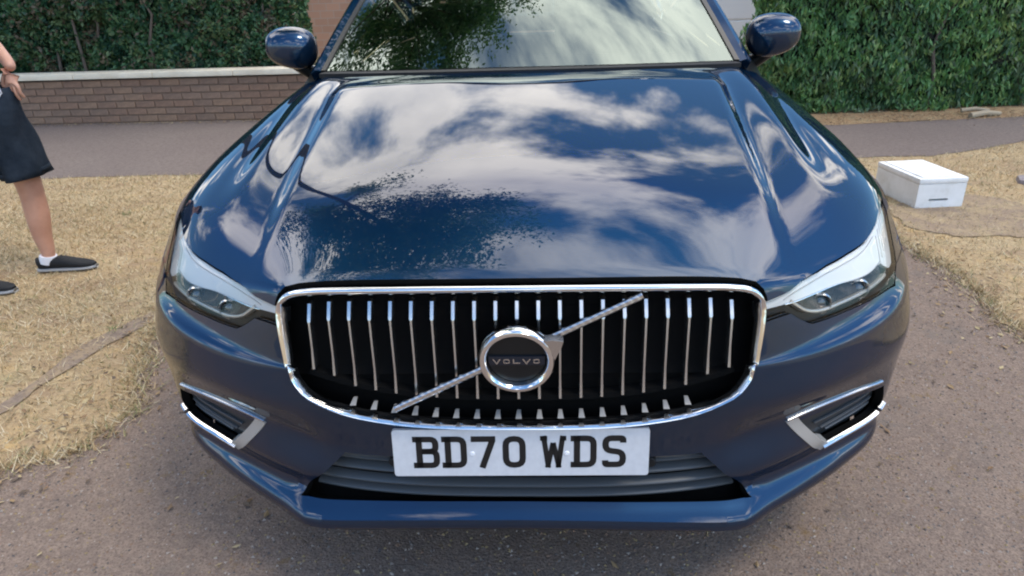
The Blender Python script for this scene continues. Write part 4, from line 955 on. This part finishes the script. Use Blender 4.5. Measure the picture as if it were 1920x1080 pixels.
# joints: far leg (left in the picture is his back), near leg steps towards the camera
pel=(-2.70,2.06,.95)
V=[pel,(-2.72,2.04,1.12),(-2.73,2.02,1.30),(-2.72,2.02,1.46),(-2.70,2.02,1.56),(-2.685,2.02,1.64),(-2.66,2.02,1.74),
   (-2.66,2.18,.90),(-2.585,2.21,.50),(-2.588,2.21,.40),(-2.590,2.21,.32),(-2.600,2.205,.20),(-2.590,2.20,.105),(-2.600,2.20,.06),(-2.50,2.215,.035),
   (-2.74,1.93,.90),(-2.84,1.90,.50),(-2.86,1.90,.40),(-2.875,1.90,.32),(-2.90,1.90,.20),(-2.90,1.90,.105),(-2.89,1.90,.06),(-2.79,1.90,.035),
   (-2.73,2.20,1.42),(-2.71,2.28,1.30),(-2.61,2.30,1.13),(-2.515,2.24,1.06),(-2.50,2.215,1.035),
   (-2.74,1.84,1.42),(-2.78,1.76,1.28),(-2.80,1.74,1.10),(-2.76,1.75,.88),(-2.75,1.75,.83)]
E_=[(0,1),(1,2),(2,3),(3,4),(4,5),(5,6),(0,7),(7,8),(8,9),(9,10),(10,11),(11,12),(12,13),(13,14),(0,15),(15,16),(16,17),(17,18),(18,19),(19,20),(20,21),(21,22),(3,23),(23,24),(24,25),(25,26),(26,27),(3,28),(28,29),(29,30),(30,31),(31,32)]
Rr=[(.13,.15),(.115,.14),(.13,.16),(.10,.13),(.055,.055),(.075,.07),(.085,.08),
    .088,.066,.060,.063,.050,.036,.036,.028, .088,.066,.060,.063,.050,.036,.036,.028,
    .052,.046,.040,.028,.026, .052,.046,.040,.028,.026]
body=skinned('body',V,E_,Rr,SK,man)
def fingers(root,dirn,side,palm,parent):
    """palm and five bent fingers as one chain set grown from the wrist"""
    d=Vector(dirn).normalized(); s=Vector(side).normalized(); n_=d.cross(s)
    v=[Vector(root)];e=[];rd=[.024]
    v.append(Vector(root)+d*.045);e.append((0,1));rd.append((.030,.018))
    for k,(o_,l) in enumerate(((-.030,.062),(-.010,.072),(.010,.068),(.029,.052))):
        b0=len(v); v.append(v[1]+d*.035+s*o_); e.append((1,b0)); rd.append(.0095)
        v.append(v[b0]+d*l*.5-n_*.010); e.append((b0,b0+1)); rd.append(.0085); v.append(v[b0+1]+d*l*.35-n_*.028); e.append((b0+1,b0+2)); rd.append(.0072)
    b0=len(v); v.append(Vector(root)+d*.02-s*.034); e.append((0,b0)); rd.append(.011); v.append(v[b0]+d*.035-s*.018-n_*.008); e.append((b0,b0+1)); rd.append(.0095); v.append(v[b0+1]+d*.025-s*.002-n_*.008); e.append((b0+1,b0+2)); rd.append(.008)
    return skinned('hand',[tuple(x) for x in v],e,rd,SK,parent,2,0)
fingers((-2.50,2.215,1.035),(.02,-.35,-1),(1,0,0),None,body)
fingers((-2.75,1.75,.83),(.1,0,-1),(.2,1,0),None,body)
# face details and hair
for q in (-1,1):
    bm=bmesh.new(); bmesh.ops.create_uvsphere(bm,u_segments=12,v_segments=8,radius=.012,matrix=Matrix.Translation((-2.592,2.02+q*.032,1.715))); bm_obj('eye',bm,mat('eye_white',(.7,.7,.7),.3),body)
    V,F=lathe([(0,0),(.018,.003),(.024,.010),(.018,.014)],'y',14); V=[(-2.675+a*.8,2.02+q*(.072+b),1.70+c*1.3) for a,b,c in V]; mesh_obj('ear',V,F,SK,body)
mesh_obj('nose',[(-2.585,2.008,1.675),(-2.585,2.032,1.675),(-2.555,2.02,1.678),(-2.588,2.02,1.72)],[(0,1,2),(0,2,3),(2,1,3),(1,0,3)],SK,body,angle=120)
mesh_obj('mouth',[(-2.583,2.0,1.648),(-2.583,2.04,1.648),(-2.578,2.02,1.655),(-2.578,2.02,1.642)],[(0,3,2),(3,1,2)],mat('lips',(.42,.17,.14),.5),body)
bm=bmesh.new(); bmesh.ops.create_icosphere(bm,subdivisions=4,radius=1)
for v in bm.verts:
    k=1+.03*math.sin(v.co.x*19+v.co.z*13)*math.sin(v.co.y*17); v.co=Vector((-2.685+v.co.x*.105*k,2.02+v.co.y*.088*k,1.765+v.co.z*.095*k))
bmesh.ops.delete(bm,geom=[v for v in bm.verts if v.co.x>-2.64 and v.co.z<1.77 or v.co.z<1.68],context='VERTS'); bm_obj('hair',bm,mat('hair_brown',(.04,.025,.015),.8,bump=(60,.8,.01)),man)
# shorts: a waist tube and two leg tubes with folds, open hems
def cloth_tube(secs, seg=36, fold=.006, seed=0, close=False):
    r=np.random.default_rng(seed); ph=r.uniform(0,6,4); V=[];F=[]
    for k,(c,rx,ry) in enumerate(secs):
        t=k/(len(secs)-1)
        for i in range(seg):
            a=2*PI*i/seg; w=1+fold/rx*(t*1.0)*(math.sin(3*a+ph[0]+2*t)+.7*math.sin(5*a+ph[1]-3*t))+fold/rx*.7*math.sin(9*t+2*a+ph[2]); V.append((c[0]+rx*w*math.cos(a),c[1]+ry*w*math.sin(a),c[2]))
    for k in range(len(secs)-1):
        for i in range(seg): F.append((k*seg+i,k*seg+(i+1)%seg,(k+1)*seg+(i+1)%seg,(k+1)*seg+i))
    return V,F
SH=mat('charcoal_navy_cloth',(.012,.017,.025),.95,spec=.1,noise=(9,[(.3,(.012,.018,.027)),(.7,(.030,.040,.054))],5),bump=(30,.5,.01))
lf=lambda a,b,t:tuple(a[i]+(b[i]-a[i])*t for i in range(3))
legA=[(lf((-2.635,2.17,.96),(-2.585,2.21,.515),t),.120-.018*t+ .008*math.sin(t*7),.118+.004*t) for t in np.linspace(0,1,16)]
legB=[(lf((-2.76,1.95,.96),(-2.85,1.90,.515),t),.125+.012*t,.115+.01*t) for t in np.linspace(0,1,16)]
waist=[((-2.69,2.06,z),.150+.008*math.sin(z*60),.185) for z in np.linspace(1.03,.84,9)]
V,F=merge([cloth_tube(legA,fold=.012,seed=1),cloth_tube(legB,fold=.013,seed=2),cloth_tube(waist,fold=.004,seed=3)])
V=[(v[0],v[1],v[2]+(.10*(v[0]+2.60) if v[2]<.60 else 0)) for v in V]
sh=mesh_obj('shorts',V,F,SH,man,angle=180); sh.modifiers.new('thickness','SOLIDIFY').thickness=.004
V,F=sweep([(-2.588+.106*math.cos(a_),2.21+.126*math.sin(a_),.545+.10*.106*math.cos(a_)) for a_ in np.linspace(0,2*PI,37)[:-1]],[(-.0035,-.012),(-.0035,.012),(.002,.012),(.002,-.012)],True); mesh_obj('hem',V,F,SH,sh,angle=180)
V,F=tube([(-2.515,2.10,1.005),(-2.505,2.11,.97),(-2.508,2.12,.94),(-2.52,2.10,.915),(-2.53,2.08,.95)],.004,6); mesh_obj('waist_cord',V,F,mat('cord_white',(.75,.75,.78),.7),sh)
# shirt
TS=mat('dark_navy_shirt',(.030,.034,.055),.85,noise=(12,[(.3,(.02,.024,.04)),(.7,(.05,.055,.08))],4),bump=(25,.5,.012))
tor=[((-2.70,2.05,1.04),.150,.19),((-2.715,2.04,1.12),.145,.185),((-2.72,2.03,1.24),.150,.19),((-2.725,2.02,1.36),.145,.20),((-2.72,2.02,1.44),.12,.19),((-2.71,2.02,1.50),.075,.10),((-2.705,2.02,1.53),.06,.065)]
def limb_tube(pts,rad,fold=.004,seed=0):
    V,F=tube(pts,rad,18); return V,F
s1=limb_tube([(-2.73,2.17,1.45),(-2.722,2.25,1.38),(-2.705,2.29,1.29),(-2.69,2.30,1.245)],[.062,.070,.066,.070]); s2=limb_tube([(-2.74,1.87,1.45),(-2.765,1.79,1.38),(-2.785,1.755,1.27),(-2.79,1.75,1.20)],[.062,.070,.066,.070])
V,F=merge([cloth_tube(tor,fold=.006,seed=9),s1,s2]); mesh_obj('shirt',V,F,TS,man,angle=180)
# trainers
def shoe(ax,ay,rz,name='trainer'):
    V=[];F=[]; secs=[(-.085,.018,.050,.030),(-.075,.030,.062,.010),(-.04,.036,.068,.006),(.0,.037,.066,.004),(.05,.040,.062,.004),(.10,.045,.046,.004),(.15,.044,.034,.006),(.185,.034,.026,.010),(.205,.014,.018,.014)]; seg=14
    for x,w,h,b in secs:
        for i in range(seg):
            a=2*PI*i/seg; yy=w*math.copysign(abs(math.cos(a))**.7,math.cos(a)); zz=max(b,.016)+(h+.012-.016)*(.5+.5*math.copysign(abs(math.sin(a))**.8,math.sin(a))); V.append((x,yy,zz))
    m=len(secs)
    for k in range(m-1):
        for i in range(seg): F.append((k*seg+i,k*seg+(i+1)%seg,(k+1)*seg+(i+1)%seg,(k+1)*seg+i))
    F+=[tuple(range(seg)),tuple((m-1)*seg+i for i in range(seg))[::-1]]
    o=mesh_obj(name,V,F,mat('trainer_black',(.006,.007,.009),.8,bump=(80,.4,.003)),man,angle=180); o.location=(ax,ay,0.004); o.rotation_euler=(0,0,rz)
    V=[];F=[]
    for x,w,h,b in secs:
        for i in range(seg):
            a=2*PI*i/seg; V.append((x*1.03,(w+.004)*math.copysign(abs(math.cos(a))**.6,math.cos(a)),.010+.010*math.sin(a)))
    for k in range(m-1):
        for i in range(seg): F.append((k*seg+i,k*seg+(i+1)%seg,(k+1)*seg+(i+1)%seg,(k+1)*seg+i))
    F+=[tuple(range(seg)),tuple((m-1)*seg+i for i in range(seg))[::-1]]
    mesh_obj('sole',V,F,mat('sole_pale',(.30,.30,.30),.7),o,angle=180)
    sv,sf=tube([(-.030,0,.045),(-.022,0,.075),(-.020,0,.086)],[.042,.043,.041],16); mesh_obj('sock',sv,sf,mat('sock_white',(.72,.72,.76),.85,bump=(90,.5,.003)),o)
    for q in range(4): bm=bmesh.new(); add_box(bm,(.035+q*.018,0,.076-q*.006),(.006,.045,.004)); bm_obj('lace',bm,mat('lace_dark',(.03,.03,.035),.8),o,smooth=False)
shoe(-2.575,2.20,.16); shoe(-2.80,1.91,.0)
